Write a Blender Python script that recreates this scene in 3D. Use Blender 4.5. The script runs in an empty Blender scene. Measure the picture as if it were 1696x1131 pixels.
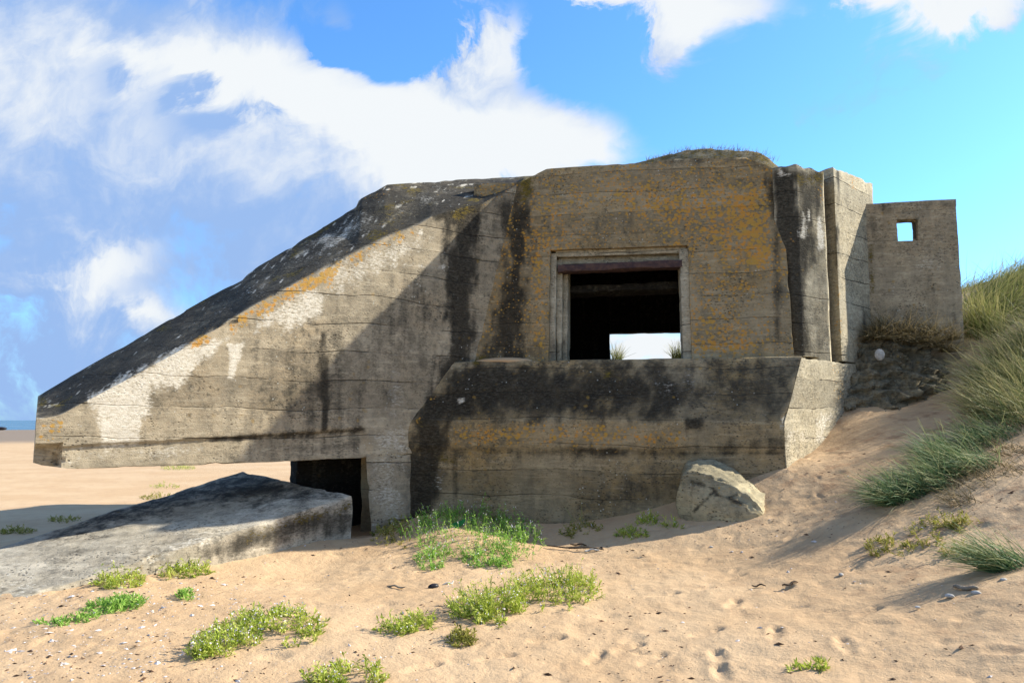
import bpy, math, random
import numpy as np
from mathutils import Vector

# ------------------------------------------------------------------ camera, world, sun, exposure
SC = bpy.context.scene
COL = SC.collection
F = 1272.0                       # focal length in photo pixels (1696 wide)
PITCH = math.atan(130 / F)
EYE = np.array([0, 0, 1.6])
cam_d = bpy.data.cameras.new("camera")
cam = bpy.data.objects.new("camera", cam_d)
COL.objects.link(cam)
cam.location = EYE
cam.rotation_euler = (math.pi / 2 + PITCH, 0, 0)
cam_d.sensor_width = 36
cam_d.lens = 36 * F / 1696
cam_d.clip_end = 20000
SC.camera = cam
SC.view_settings.view_transform = 'Standard'
SC.view_settings.look = 'None'
SC.view_settings.gamma = 1
SC.view_settings.use_curve_mapping = False
SC.view_settings.exposure = 1.0
SC.cycles.max_bounces = 8
SUN_AZ, SUN_EL = math.radians(13.5), math.radians(31)   # azimuth measured from +x towards +y
SUN_STRENGTH, SKY_STRENGTH = 5.0, 0.10
sun_d = bpy.data.lights.new("sun", 'SUN')
sun_d.energy = SUN_STRENGTH
sun_d.angle = math.radians(0.6)
sun_d.color = (1, 0.93, 0.80)
sun = bpy.data.objects.new("sun", sun_d)
COL.objects.link(sun)
SDIR = Vector((math.cos(SUN_EL) * math.cos(SUN_AZ), math.cos(SUN_EL) * math.sin(SUN_AZ), math.sin(SUN_EL)))
sun.rotation_euler = SDIR.to_track_quat('Z', 'Y').to_euler()
sun.location = SDIR * 60


def ray(u, v):
    a = (u - 848) / F
    b = (565 - v) / F
    return np.array([a, math.cos(PITCH) - b * math.sin(PITCH), math.sin(PITCH) + b * math.cos(PITCH)])


def P(u, v, D):
    r = ray(u, v)
    return EYE + r * (D / r[1])


def hit(u, v, q, n):
    r = ray(u, v)
    return EYE + r * (np.dot(q - EYE, n) / np.dot(r, n))


def project(co):
    d = co - EYE
    c, s = math.cos(PITCH), math.sin(PITCH)
    zz = d[:, 1] * c + d[:, 2] * s
    yy = -d[:, 1] * s + d[:, 2] * c
    return 848 + F * d[:, 0] / zz, 565 - F * yy / zz


# ------------------------------------------------------------------ node helper
class NT:
    def __init__(self, tree):
        self.t = tree
        self.n = tree.nodes
        self.l = tree.links

    def put(self, sock, v):
        if v is None:
            return
        if isinstance(v, bpy.types.NodeSocket):
            self.l.new(v, sock)
        else:
            if hasattr(sock.default_value, '__len__') and len(sock.default_value) == 4 and len(v) == 3:
                v = (*v, 1)
            sock.default_value = v

    def math(self, op, a, b=None, c=None, clamp=False):
        n = self.n.new('ShaderNodeMath')
        n.operation = op
        n.use_clamp = clamp
        for i, x in enumerate((a, b, c)):
            self.put(n.inputs[i], x)
        return n.outputs[0]

    def vmath(self, op, a, b=None):
        n = self.n.new('ShaderNodeVectorMath')
        n.operation = op
        self.put(n.inputs[0], a)
        self.put(n.inputs[1], b)
        return n.outputs['Value'] if op in ('DOT_PRODUCT', 'LENGTH') else n.outputs[0]

    def noise(self, vec, scale, detail=4, rough=0.55, dist=0.0):
        n = self.n.new('ShaderNodeTexNoise')
        self.put(n.inputs['Vector'], vec)
        n.inputs['Scale'].default_value = scale
        n.inputs['Detail'].default_value = detail
        n.inputs['Roughness'].default_value = rough
        n.inputs['Distortion'].default_value = dist
        return n.outputs['Fac']

    def voronoi(self, vec, scale, feature='F1', out='Distance', rnd=1.0):
        n = self.n.new('ShaderNodeTexVoronoi')
        n.feature = feature
        self.put(n.inputs['Vector'], vec)
        n.inputs['Scale'].default_value = scale
        n.inputs['Randomness'].default_value = rnd
        return n.outputs[out]

    def smooth(self, x, lo, hi, a=0.0, b=1.0):
        n = self.n.new('ShaderNodeMapRange')
        n.interpolation_type = 'SMOOTHSTEP'
        self.put(n.inputs[0], x)
        n.inputs[1].default_value = lo
        n.inputs[2].default_value = hi
        n.inputs[3].default_value = a
        n.inputs[4].default_value = b
        return n.outputs[0]

    def mix(self, fac, a, b, mode='MIX'):
        n = self.n.new('ShaderNodeMix')
        n.data_type = 'RGBA'
        n.blend_type = mode
        n.clamp_factor = True
        self.put(n.inputs[0], fac)
        self.put(n.inputs[6], a)
        self.put(n.inputs[7], b)
        return n.outputs[2]

    def scale(self, vec, s):
        return self.vmath('MULTIPLY', vec, s)

    def attr(self, name):
        n = self.n.new('ShaderNodeAttribute')
        n.attribute_name = name
        return n

    def pos(self):
        return self.n.new('ShaderNodeTexCoord').outputs['Object']

    def sep(self, vec):
        n = self.n.new('ShaderNodeSeparateXYZ')
        self.put(n.inputs[0], vec)
        return n.outputs

    def comb(self, x, y, z):
        n = self.n.new('ShaderNodeCombineXYZ')
        for i, q in enumerate((x, y, z)):
            self.put(n.inputs[i], q)
        return n.outputs[0]


def new_mat(name):
    m = bpy.data.materials.new(name)
    m.use_nodes = True
    t = NT(m.node_tree)
    b = m.node_tree.nodes['Principled BSDF']
    b.inputs['Roughness'].default_value = 0.95
    b.inputs['Specular IOR Level'].default_value = 0.15
    return m, t, b


# ------------------------------------------------------------------ sky
w = bpy.data.worlds.new("World")
SC.world = w
w.use_nodes = True
T = NT(w.node_tree)
bg = w.node_tree.nodes['Background']
sky = T.n.new('ShaderNodeTexSky')
sky.sky_type = 'NISHITA'
sky.sun_disc = False
sky.sun_elevation = SUN_EL
sky.sun_rotation = math.pi / 2 - SUN_AZ
sky.air_density = 1.0
sky.dust_density = 0.6
sky.ozone_density = 2.0
gen = T.n.new('ShaderNodeTexCoord').outputs['Generated']
sx, sy, sz = T.sep(gen)
yy = T.math('MAXIMUM', sy, 0.08)
mx = T.math('DIVIDE', sx, yy)
mz = T.math('DIVIDE', sz, yy)
mp = T.comb(mx, mz, 0.0)


warp = T.noise(mp, 2.2, 2, 0.5)
cn = T.noise(T.vmath('ADD', T.scale(mp, (1, 1.25, 1)), T.comb(warp, T.math('MULTIPLY', warp, 0.6), 0.0)), 3.6, 9, 0.58)
cn2 = T.noise(T.vmath('ADD', T.vmath('ADD', mp, (3.1, 1.7, 0)), T.comb(T.math('MULTIPLY', warp, 0.25), T.math('MULTIPLY', cn, 0.2), 0.0)), 11.0, 9, 0.62)
mpw = T.vmath('ADD', mp, T.comb(T.math('MULTIPLY', T.math('SUBTRACT', cn2, 0.5), 0.22), T.math('MULTIPLY', T.math('SUBTRACT', cn, 0.5), 0.20), 0.0))


def blobs(lst):
    acc = None
    for (u, v, ru, rv, s, ang) in lst:
        r = ray(u, v)
        d = T.vmath('SUBTRACT', mpw, (r[0] / r[1], r[2] / r[1], 0))
        ca, sa = math.cos(math.radians(ang)), math.sin(math.radians(ang))
        a = T.vmath('DOT_PRODUCT', d, (ca / ru * F, sa / ru * F, 0))
        b = T.vmath('DOT_PRODUCT', d, (-sa / rv * F, ca / rv * F, 0))
        q = T.math('ADD', T.math('MULTIPLY', a, a), T.math('MULTIPLY', b, b))
        g = T.math('MULTIPLY', T.math('EXPONENT', T.math('MULTIPLY', q, -1.0)), s)
        acc = g if acc is None else T.math('ADD', acc, g)
    return acc


cover = blobs([
    (-40, 130, 330, 190, 1.0, 0), (260, 120, 260, 120, 0.7, -15), (480, 190, 300, 120, 0.85, -18), (760, 205, 200, 90, 0.85, -10),
    (930, 235, 130, 62, 0.95, -10), (800, 70, 95, 75, 0.95, 20), (330, 320, 480, 160, 0.45, 0), (560, 50, 170, 60, 0.5, -25),
    (1070, 580, 150, 45, 1.1, 0), (1010, 15, 70, 50, 1.0, 20), (1080, 70, 60, 50, 0.7, 0), (1440, 5, 60, 30, 0.7, 0), (1090, 15, 120, 62, 1.1, -20), (1230, 10, 85, 50, 0.9, 0), (1110, 80, 50, 40, 0.7, 0), (1560, -10, 140, 34, 1.0, 0), (1680, 20, 60, 30, 0.6, 0),
    (120, 330, 420, 130, 0.35, 0), (185, 480, 80, 70, 0.75, 30), (235, 540, 70, 40, 0.6, 0), (60, 520, 130, 90, 0.3, 0), (100, 610, 120, 40, 0.3, 0), (80, 640, 460, 120, 0.7, 0), (420, 420, 200, 120, 0.3, 0), (1500, 420, 260, 220, 0.10, 0),
    (610, 92, 95, 30, -1.6, -20), (690, 30, 60, 75, -2.0, -50), (530, 82, 40, 16, -0.8, -25), (320, 170, 50, 24, -0.45, 40), (940, 100, 55, 110, -0.7, 0), (20, 450, 170, 100, 0.45, 0)])
away = T.smooth(sy, 0.0, 0.3, 0.5, 0.0)  # unseen clouds added behind the camera to light the front walls
dens = T.math('ADD', T.math('ADD', cover, away), T.math('ADD', T.math('MULTIPLY', T.math('SUBTRACT', cn, 0.5), 2.0), T.math('MULTIPLY', T.math('SUBTRACT', cn2, 0.5), 1.3)))
amount = T.smooth(dens, 0.15, 0.85)
bright = blobs([
    (880, 245, 260, 85, 1.15, -8), (600, 180, 280, 80, 0.9, -18), (330, 105, 180, 60, 0.7, -10), (820, 70, 90, 80, 0.75, 0), (780, 280, 160, 50, 0.5, 0), (1110, 30, 190, 90, 1.2, 0),
    (1560, 0, 220, 60, 1.2, 0), (185, 455, 80, 50, 0.9, 20), (250, 535, 55, 35, 0.9, 0), (60, 110, 200, 90, 0.45, 0), (200, 220, 450, 110, 0.42, 0), (520, 280, 300, 50, 0.3, 0),
    (305, 150, 42, 42, -0.95, -30), (385, 205, 75, 26, -0.9, 12), (185, 132, 30, 20, -0.5, 0), (1120, 570, 260, 80, 1.2, 0)])
bright = T.math('ADD', bright, T.math('MULTIPLY', T.math('SUBTRACT', cn2, 0.5), 1.6))
bright = T.math('ADD', bright, T.smooth(sy, 0.0, 0.3, 0.35, 0.0))
K = 1.0 / SKY_STRENGTH
grey = tuple(x * K * 0.46 for x in (0.36, 0.56, 0.95))
white = tuple(x * K * 0.485 for x in (0.93, 0.97, 1.0))
ccol = T.mix(T.smooth(bright, 0.0, 1.05), grey, white)
ccol = T.mix(T.smooth(sy, -0.05, -0.35), ccol, tuple(x * K * 0.27 for x in (1.0, 0.95, 0.88)))  # added rear clouds turned warm grey for neutral light on the front
tint = T.mix(1.0, sky.outputs[0], (0.64, 1.13, 1.58), 'MULTIPLY')
horizon_glow = T.smooth(sz, 0.0, 0.5, 0.0, 0.0)
final = T.mix(amount, tint, ccol)
T.l.new(final, bg.inputs['Color'])
bg.inputs['Strength'].default_value = SKY_STRENGTH

# ------------------------------------------------------------------ numpy noise
_rng = np.random.RandomState(7)
_perm = np.concatenate([_rng.permutation(512)] * 3)
_grad = _rng.normal(size=(512, 3))
_grad /= np.linalg.norm(_grad, axis=1)[:, None]


def perlin(p):
    pi = np.floor(p).astype(int)
    f = p - pi
    pi &= 511
    u = f * f * f * (f * (f * 6 - 15) + 10)

    def g(dx, dy, dz):
        h = _perm[_perm[_perm[(pi[:, 0] + dx) & 511] + ((pi[:, 1] + dy) & 511)] + ((pi[:, 2] + dz) & 511)]
        gr = _grad[h]
        return gr[:, 0] * (f[:, 0] - dx) + gr[:, 1] * (f[:, 1] - dy) + gr[:, 2] * (f[:, 2] - dz)
    x00 = g(0, 0, 0) * (1 - u[:, 0]) + g(1, 0, 0) * u[:, 0]
    x10 = g(0, 1, 0) * (1 - u[:, 0]) + g(1, 1, 0) * u[:, 0]
    x01 = g(0, 0, 1) * (1 - u[:, 0]) + g(1, 0, 1) * u[:, 0]
    x11 = g(0, 1, 1) * (1 - u[:, 0]) + g(1, 1, 1) * u[:, 0]
    y0 = x00 * (1 - u[:, 1]) + x10 * u[:, 1]
    y1 = x01 * (1 - u[:, 1]) + x11 * u[:, 1]
    return y0 * (1 - u[:, 2]) + y1 * u[:, 2]


def fbm(p, scale, oct=4, gain=0.5):
    s = 0
    a = 1.0
    q = p * scale
    for i in range(oct):
        s = s + a * perlin(q + 17.3 * i)
        q = q * 2.03
        a *= gain
    return s


def sstep(x, a, b):
    t = np.clip((x - a) / (b - a), 0, 1)
    return t * t * (3 - 2 * t)


# ------------------------------------------------------------------ object helpers
def tag(o, label=None, cat=None, group=None, kind=None):
    if label: o["label"] = label
    if cat: o["category"] = cat
    if group: o["group"] = group
    if kind: o["kind"] = kind
    return o


def empty(name, loc, label, cat, group=None):
    o = bpy.data.objects.new(name, None)
    COL.objects.link(o)
    o.location = loc
    o.empty_display_size = 0.3
    return tag(o, label, cat, group)


def build(name, verts, faces, mat, parent=None, smooth=True, sharp=38, masks=None):
    verts = np.asarray(verts, float)
    off = np.array(parent.matrix_basis.translation) if parent and parent.type == 'EMPTY' else np.zeros(3)
    if parent is not None and parent.parent is not None:
        off = np.array(parent.parent.matrix_basis.translation)
    me = bpy.data.meshes.new(name)
    me.from_pydata((verts - off).tolist(), [], faces)
    me.update()
    o = bpy.data.objects.new(name, me)
    COL.objects.link(o)
    me.materials.append(mat)
    if smooth:
        me.polygons.foreach_set('use_smooth', [True] * len(me.polygons))
        if sharp:
            me.set_sharp_from_angle(angle=math.radians(sharp))
    if masks is not None:
        a = me.attributes.new('masks', 'FLOAT_COLOR', 'POINT')
        a.data.foreach_set('color', np.clip(masks, 0, 1).astype(np.float32).ravel())
    if parent is not None:
        o.parent = parent
    return o


def normals_of(verts, faces):
    me = bpy.data.meshes.new('tmp')
    me.from_pydata(verts.tolist(), [], faces)
    me.update()
    n = np.zeros(len(verts) * 3)
    me.vertex_normals.foreach_get('vector', n)
    bpy.data.meshes.remove(me)
    return n.reshape(-1, 3)


def poly_sdf(px, py, poly):
    """signed distance in pixels, positive inside"""
    poly = np.asarray(poly, float)
    inside = np.zeros(len(px), bool)
    dist = np.full(len(px), 1e9)
    n = len(poly)
    for i in range(n):
        a, b = poly[i], poly[(i + 1) % n]
        c = (a[1] > py) != (b[1] > py)
        with np.errstate(divide='ignore', invalid='ignore'):
            xi = (b[0] - a[0]) * (py - a[1]) / (b[1] - a[1] + 1e-12) + a[0]
        inside ^= c & (px < xi)
        ab = b - a
        t = np.clip(((px - a[0]) * ab[0] + (py - a[1]) * ab[1]) / (ab @ ab + 1e-9), 0, 1)
        dist = np.minimum(dist, np.hypot(px - a[0] - t * ab[0], py - a[1] - t * ab[1]))
    return np.where(inside, dist, -dist)


CH = dict(dark=0, white=1, lichen=2, moss=3)


def paint(verts, nor, strokes, base=None):
    """weathering marks and some painted shade of a wall, worked out once for its vertices"""
    m = np.zeros((len(verts), 4))
    if base is not None:
        m[:] = base(verts, nor)
    u, v = project(verts)
    front = np.einsum('ij,ij->i', nor, EYE - verts) > 0
    wob = fbm(verts, 4.0, 4, 0.6)
    WOB = dict(white=fbm(verts * np.array([2.6, 2.6, 0.8]), 2.6, 4, 0.6) + 0.5 * wob, dark=fbm(verts * np.array([3.2, 3.2, 0.9]), 2.2, 4, 0.6) + 0.4 * wob)
    for (ch, poly, soft, s) in strokes:
        d = poly_sdf(u, v, poly)
        sc = soft * 1.0 + 3
        d = d + (WOB[ch] if ch in WOB else wob) * sc * 1.1
        val = s * sstep(d, -sc * 1.25, sc * 1.25) * front
        c = CH[ch]
        m[:, c] = np.maximum(m[:, c], val) if s > 0 else np.clip(m[:, c] + val, 0, 1)
    return m


def solid(name, G, B, mat, parent, holes=None, nb=6, amp=0.012, chip=0.03, strokes=(), base=None, scale=2.2, sharp=38, seed=0.0):
    """G: front sheet (nu,nv,3), B: matching back sheet; closed solid with worn edges"""
    nu, nv = G.shape[:2]
    keep = np.ones((nu - 1, nv - 1), bool)
    if holes is not None:
        keep &= ~holes
    idx = -np.ones((nu, nv), int)
    used = np.zeros((nu, nv), bool)
    used[:-1, :-1] |= keep; used[1:, :-1] |= keep; used[:-1, 1:] |= keep; used[1:, 1:] |= keep
    idx[used] = np.arange(used.sum())
    N = int(used.sum())
    verts = [*G[used], *B[used]]
    faces = []
    edges = {}
    for i in range(nu - 1):
        for j in range(nv - 1):
            if keep[i, j]:
                a, b, c, d = int(idx[i, j]), int(idx[i + 1, j]), int(idx[i + 1, j + 1]), int(idx[i, j + 1])
                faces.append((a, b, c, d))
                faces.append((a + N, d + N, c + N, b + N))
                for e in ((a, b), (b, c), (c, d), (d, a)):
                    if (e[1], e[0]) in edges:
                        del edges[(e[1], e[0])]
                    else:
                        edges[e] = 1
    mid = {}
    V = list(verts)

    def chain(a):
        if a not in mid:
            r = [a]
            for k in range(1, nb):
                V.append(V[a] * (1 - k / nb) + V[a + N] * (k / nb))
                r.append(len(V) - 1)
            r.append(a + N)
            mid[a] = r
        return mid[a]
    for (a, b) in edges:
        ca, cb = chain(a), chain(b)
        for k in range(nb):
            faces.append((cb[k], ca[k], ca[k + 1], cb[k + 1]))
    V = np.array(V)
    nor = normals_of(V, faces)
    edge_f = np.zeros(len(V))
    for a in mid:
        edge_f[a] = 1
        edge_f[a + N] = 1
    q = V + seed
    d = fbm(q, scale, 4) * amp
    d -= edge_f * np.maximum(0, fbm(q, 3.3, 3) - 0.05) * chip * 3
    d -= edge_f * 0.006
    # board steps
    bh = np.floor((V[:, 2] + 0.02 * perlin(V * 0.7)) / 0.21)
    d += (np.modf(np.abs(np.sin(bh * 12.9898 + seed) * 43758.5))[0] - 0.5) * 0.007
    m = paint(V, nor, strokes, base)
    V = V + nor * d[:, None]
    return build(name, V, faces, mat, parent, True, sharp, m)


def loft_line(pts, n):
    pts = np.asarray(pts, float)
    seg = np.r_[0, np.cumsum(np.linalg.norm(np.diff(pts, axis=0), axis=1))]
    t = np.linspace(0, seg[-1], n)
    return np.stack([np.interp(t, seg, pts[:, k]) for k in range(pts.shape[1])], 1)


# ------------------------------------------------------------------ materials
def concrete(name, base=(0.33, 0.285, 0.205), warm=(0.30, 0.23, 0.13), grime=(0.085, 0.078, 0.06), lines=1.0, spots=1.0, dirt=0.0, boards=0.21, grit=1.0):
    m, t, b = new_mat(name)
    p = t.pos()
    x, y, z = t.sep(p)
    n1 = t.noise(p, 0.9, 5, 0.6)
    n2 = t.noise(p, 5.0, 6, 0.65)
    n3 = t.noise(t.scale(p, (0.62, 0.62, 1.5)), 34.0, 5, 0.7)
    patch = t.noise(p, 1.5, 4, 0.6)
    n4 = t.noise(t.scale(p, (5.5, 5.5, 0.55)), 1.0, 5, 0.6)
    n5 = t.noise(t.scale(p, (3.0, 3.0, 26.0)), 1.0, 4, 0.6)
    fine = t.noise(p, 110.0, 3, 0.6)
    c = t.mix(t.smooth(n1, 0.35, 0.68), base, warm)
    c = t.mix(t.smooth(n2, 0.36, 0.72, 0.0, 0.75), c, tuple(q * 0.62 for q in base))
    c = t.mix(t.smooth(n5, 0.50, 0.68, 0.0, 0.6), c, tuple(min(1, q * 1.35) for q in base))
    n6 = t.noise(p, 13.0, 6, 0.7)
    c = t.mix(t.smooth(t.math('ADD', n6, t.math('MULTIPLY', t.math('SUBTRACT', n1, 0.5), 0.5)), 0.52, 0.72, 0.0, 0.8), c, grime)
    c = t.mix(t.math('MULTIPLY', t.smooth(n3, 0.52, 0.64), t.smooth(patch, 0.35, 0.62, 0.25, 0.7)), c, tuple(min(1, q * 1.6) for q in base))
    c = t.mix(t.math('MULTIPLY', t.smooth(n3, 0.47, 0.37), t.smooth(patch, 0.62, 0.38, 0.3, 0.85)), c, tuple(q * 0.33 for q in base))
    # board marks
    h = t.math('ADD', z, t.math('MULTIPLY', t.math('SUBTRACT', t.noise(p, 0.45, 4), 0.5), 0.30))
    hb = t.math('DIVIDE', h, boards)
    fr = t.math('FRACT', hb)
    fl = t.math('FLOOR', hb)
    wn = t.n.new('ShaderNodeTexWhiteNoise')
    wn.noise_dimensions = '1D'
    t.put(wn.inputs['W'], fl)
    tone = t.math('MULTIPLY_ADD', wn.outputs[0], 0.34, 0.80)
    c = t.mix(1.0, c, t.comb(tone, tone, tone), 'MULTIPLY')
    ln = t.math('ABSOLUTE', t.math('SUBTRACT', fr, 0.5))
    brk = t.smooth(t.noise(t.scale(p, (1.0, 1.0, 4.0)), 1.1, 5, 0.65), 0.41, 0.56)
    line = t.math('MULTIPLY', t.smooth(ln, 0.474, 0.498), brk)
    line = t.math('MULTIPLY', line, lines)
    # streaks and grime
    att = t.attr('masks')
    am = t.n.new('ShaderNodeSeparateColor')
    t.l.new(att.outputs['Color'], am.inputs[0])
    mdark, mwhite, mlich = am.outputs[0], am.outputs[1], am.outputs[2]
    mmoss = att.outputs['Alpha']
    rag = t.math('MULTIPLY_ADD', t.math('SUBTRACT', n2, 0.5), 0.9, t.math('MULTIPLY', t.math('SUBTRACT', n3, 0.5), 1.9))
    rag4 = t.math('MULTIPLY', t.math('SUBTRACT', n4, 0.5), 1.5)
    general = t.math('MULTIPLY', t.smooth(t.math('ADD', n4, t.math('MULTIPLY', t.math('SUBTRACT', n3, 0.5), 0.8)), 0.5, 0.85), 0.65)
    c = t.mix(general, c, grime)
    if dirt:
        c = t.mix(t.smooth(t.math('ADD', n3, t.math('MULTIPLY', n2, 0.6)), 0.62, 1.0, 0.0, dirt), c, grime)
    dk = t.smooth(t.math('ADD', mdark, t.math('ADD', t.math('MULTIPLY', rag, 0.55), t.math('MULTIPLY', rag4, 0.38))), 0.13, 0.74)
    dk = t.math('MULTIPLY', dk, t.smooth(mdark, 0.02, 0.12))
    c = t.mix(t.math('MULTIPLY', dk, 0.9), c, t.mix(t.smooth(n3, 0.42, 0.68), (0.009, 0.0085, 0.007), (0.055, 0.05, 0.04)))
    # pits: small dark and light specks
    pv = t.voronoi(t.scale(p, (0.6, 0.6, 1.3)), 30.0)
    speck = t.math('MULTIPLY', t.smooth(pv, 0.30, 0.16), t.smooth(t.noise(p, 1.9, 4, 0.65), 0.48, 0.62))
    c = t.mix(t.math('MULTIPLY', speck, 0.75), c, (0.03, 0.028, 0.022))
    c = t.mix(t.math('MULTIPLY', line, 0.9), c, (0.022, 0.02, 0.016))
    lv = t.voronoi(t.vmath('ADD', p, (5.3, 2.1, 7.7)), 13.0)
    lsp = t.math('MULTIPLY', t.smooth(t.math('ADD', lv, t.math('MULTIPLY', t.math('SUBTRACT', n3, 0.5), 0.15)), 0.14, 0.09), t.smooth(t.noise(p, 1.7, 3), 0.5, 0.62))
    c = t.mix(t.math('MULTIPLY', lsp, 0.8 * spots), c, (0.50, 0.50, 0.44))
    # white bloom
    wt = t.smooth(t.math('ADD', mwhite, t.math('MULTIPLY', t.math('ADD', rag, t.math('MULTIPLY', rag4, 0.4)), 0.7)), 0.30, 0.85)
    wt = t.math('MULTIPLY', wt, t.smooth(mwhite, 0.03, 0.15))
    c = t.mix(t.math('MULTIPLY', wt, 0.94), c, t.mix(t.smooth(n3, 0.3, 0.7), (0.52, 0.46, 0.35), (0.76, 0.71, 0.60)))
    # orange lichen: grains clustered into patches
    ov = t.voronoi(p, 19.0)
    mlich = t.math('MULTIPLY', mlich, t.smooth(mdark, 0.3, 0.8, 1.0, 0.45))
    on = t.math('ADD', t.math('ADD', mlich, rag), t.math('MULTIPLY', t.math('SUBTRACT', 0.40, ov), 1.1))
    ol = t.math('MULTIPLY', t.smooth(on, 0.36, 0.72), t.smooth(mlich, 0.02, 0.12))
    c = t.mix(t.math('MULTIPLY', ol, 0.85), c, t.mix(t.smooth(n2, 0.35, 0.65), (0.56, 0.235, 0.03), (0.46, 0.27, 0.05)))
    ov2 = t.voronoi(t.vmath('ADD', p, (1.3, 9.1, 2.7)), 7.0)
    osp = t.math('MULTIPLY', t.smooth(t.math('ADD', ov2, t.math('MULTIPLY', t.math('SUBTRACT', n3, 0.5), 0.4)), 0.22, 0.10), t.smooth(t.noise(p, 1.1, 3), 0.55, 0.65))
    c = t.mix(t.math('MULTIPLY', osp, 0.45 * spots), c, (0.36, 0.22, 0.05))
    # moss
    mo = t.smooth(t.math('ADD', mmoss, t.math('MULTIPLY', rag, 0.8)), 0.35, 0.65)
    mo = t.math('MULTIPLY', mo, t.smooth(mmoss, 0.02, 0.1))
    c = t.mix(t.math('MULTIPLY', mo, 0.92), c, t.mix(t.smooth(n3, 0.35, 0.65), (0.045, 0.04, 0.012), (0.16, 0.115, 0.02)))
    t.l.new(c, b.inputs['Base Color'])
    hgt = t.math('ADD', t.math('MULTIPLY', n3, 0.35 * grit), t.math('MULTIPLY', fine, 0.25 * grit))
    hgt = t.math('ADD', hgt, t.math('MULTIPLY', n5, 0.25 * grit))
    hgt = t.math('SUBTRACT', hgt, t.math('MULTIPLY', line, 0.8))
    hgt = t.math('SUBTRACT', hgt, t.math('MULTIPLY', speck, 0.6))
    bp = t.n.new('ShaderNodeBump')
    bp.inputs['Strength'].default_value = 0.7
    bp.inputs['Distance'].default_value = 0.02
    t.l.new(hgt, bp.inputs['Height'])
    t.l.new(bp.outputs[0], b.inputs['Normal'])
    return m


M_FRONT = concrete('concrete_ochre', (0.355, 0.285, 0.175), (0.335, 0.23, 0.10), dirt=0.35, boards=0.33, lines=0.65)
M_ANNEX = concrete('concrete_brown', (0.41, 0.345, 0.24), (0.38, 0.295, 0.18), grime=(0.13, 0.11, 0.08), dirt=0.2, boards=0.45, lines=0.25)
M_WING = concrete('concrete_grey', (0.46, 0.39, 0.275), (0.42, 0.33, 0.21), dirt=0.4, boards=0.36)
M_FLANK = concrete('concrete_pale', (0.42, 0.37, 0.265), (0.39, 0.325, 0.21), grime=(0.13, 0.115, 0.085), spots=0.4, boards=0.37)
M_DARKC = concrete('concrete_shade_dark', (0.02, 0.019, 0.017), (0.018, 0.016, 0.014), lines=0.3, spots=0.2)  # near-black colour stands in for the shade inside the room
M_SLAB = concrete('concrete_weathered', (0.57, 0.51, 0.40), (0.47, 0.40, 0.29), lines=0.0, dirt=0.45, spots=0.6)
M_BLOCK = concrete('concrete_yellowed', (0.38, 0.325, 0.205), (0.34, 0.265, 0.14), lines=0.0, dirt=0.3, spots=0.5)
M_RUBBLE = concrete('concrete_rubble', (0.30, 0.26, 0.175), (0.26, 0.20, 0.11), grime=(0.05, 0.045, 0.032), lines=0.0, dirt=0.8, grit=2.0)


def simple_mat(name, c1, c2, scale=20, rough=0.9, bump=0.3, metal=0.0, stretch=(1, 1, 1), transl=0.0):
    m, t, b = new_mat(name)
    p = t.scale(t.pos(), stretch)
    n = t.noise(p, scale, 5, 0.6)
    t.l.new(t.mix(t.smooth(n, 0.3, 0.7), c1, c2), b.inputs['Base Color'])
    b.inputs['Roughness'].default_value = rough
    b.inputs['Metallic'].default_value = metal
    if bump:
        bp = t.n.new('ShaderNodeBump')
        bp.inputs['Strength'].default_value = bump
        bp.inputs['Distance'].default_value = 0.02
        t.l.new(n, bp.inputs['Height'])
        t.l.new(bp.outputs[0], b.inputs['Normal'])
    return m


M_STEEL = simple_mat('rusted_steel', (0.045, 0.03, 0.035), (0.10, 0.06, 0.05), 14, 0.7, 0.4)
M_WOOD = simple_mat('driftwood_grey', (0.16, 0.13, 0.10), (0.30, 0.26, 0.20), 30, 0.9, 0.4, stretch=(1, 8, 8))
M_DARKWOOD = simple_mat('wet_wood', (0.03, 0.022, 0.015), (0.09, 0.06, 0.04), 30, 0.8, 0.4)
M_STONE = simple_mat('pale_stone', (0.30, 0.29, 0.27), (0.52, 0.50, 0.46), 25, 0.85, 0.3)
M_SHELL = simple_mat('shell_white', (0.45, 0.40, 0.36), (0.75, 0.70, 0.68), 9, 0.6, 0.0)
M_MUSSEL = simple_mat('mussel_black', (0.012, 0.012, 0.018), (0.03, 0.028, 0.035), 20, 0.4, 0.1)
M_WEED = simple_mat('dry_seaweed', (0.05, 0.03, 0.02), (0.17, 0.10, 0.06), 6, 0.9, 0.0)
M_BIN = simple_mat('green_plastic', (0.01, 0.11, 0.03), (0.02, 0.16, 0.05), 8, 0.5, 0.1)


def plant_mat(name, c1, c2, c3, transl=0.35):
    m, t, b = new_mat(name)
    a = t.attr('tone').outputs['Fac']
    c = t.mix(t.smooth(a, 0.0, 0.5), c1, c2)
    c = t.mix(t.smooth(a, 0.5, 1.0), c, c3)
    t.l.new(c, b.inputs['Base Color'])
    b.inputs['Roughness'].default_value = 0.6
    tr = t.n.new('ShaderNodeBsdfTranslucent')
    t.l.new(c, tr.inputs[0])
    mx_ = t.n.new('ShaderNodeMixShader')
    mx_.inputs[0].default_value = transl
    t.l.new(b.outputs[0], mx_.inputs[1])
    t.l.new(tr.outputs[0], mx_.inputs[2])
    t.l.new(mx_.outputs[0], t.n['Material Output'].inputs[0])
    return m


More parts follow.
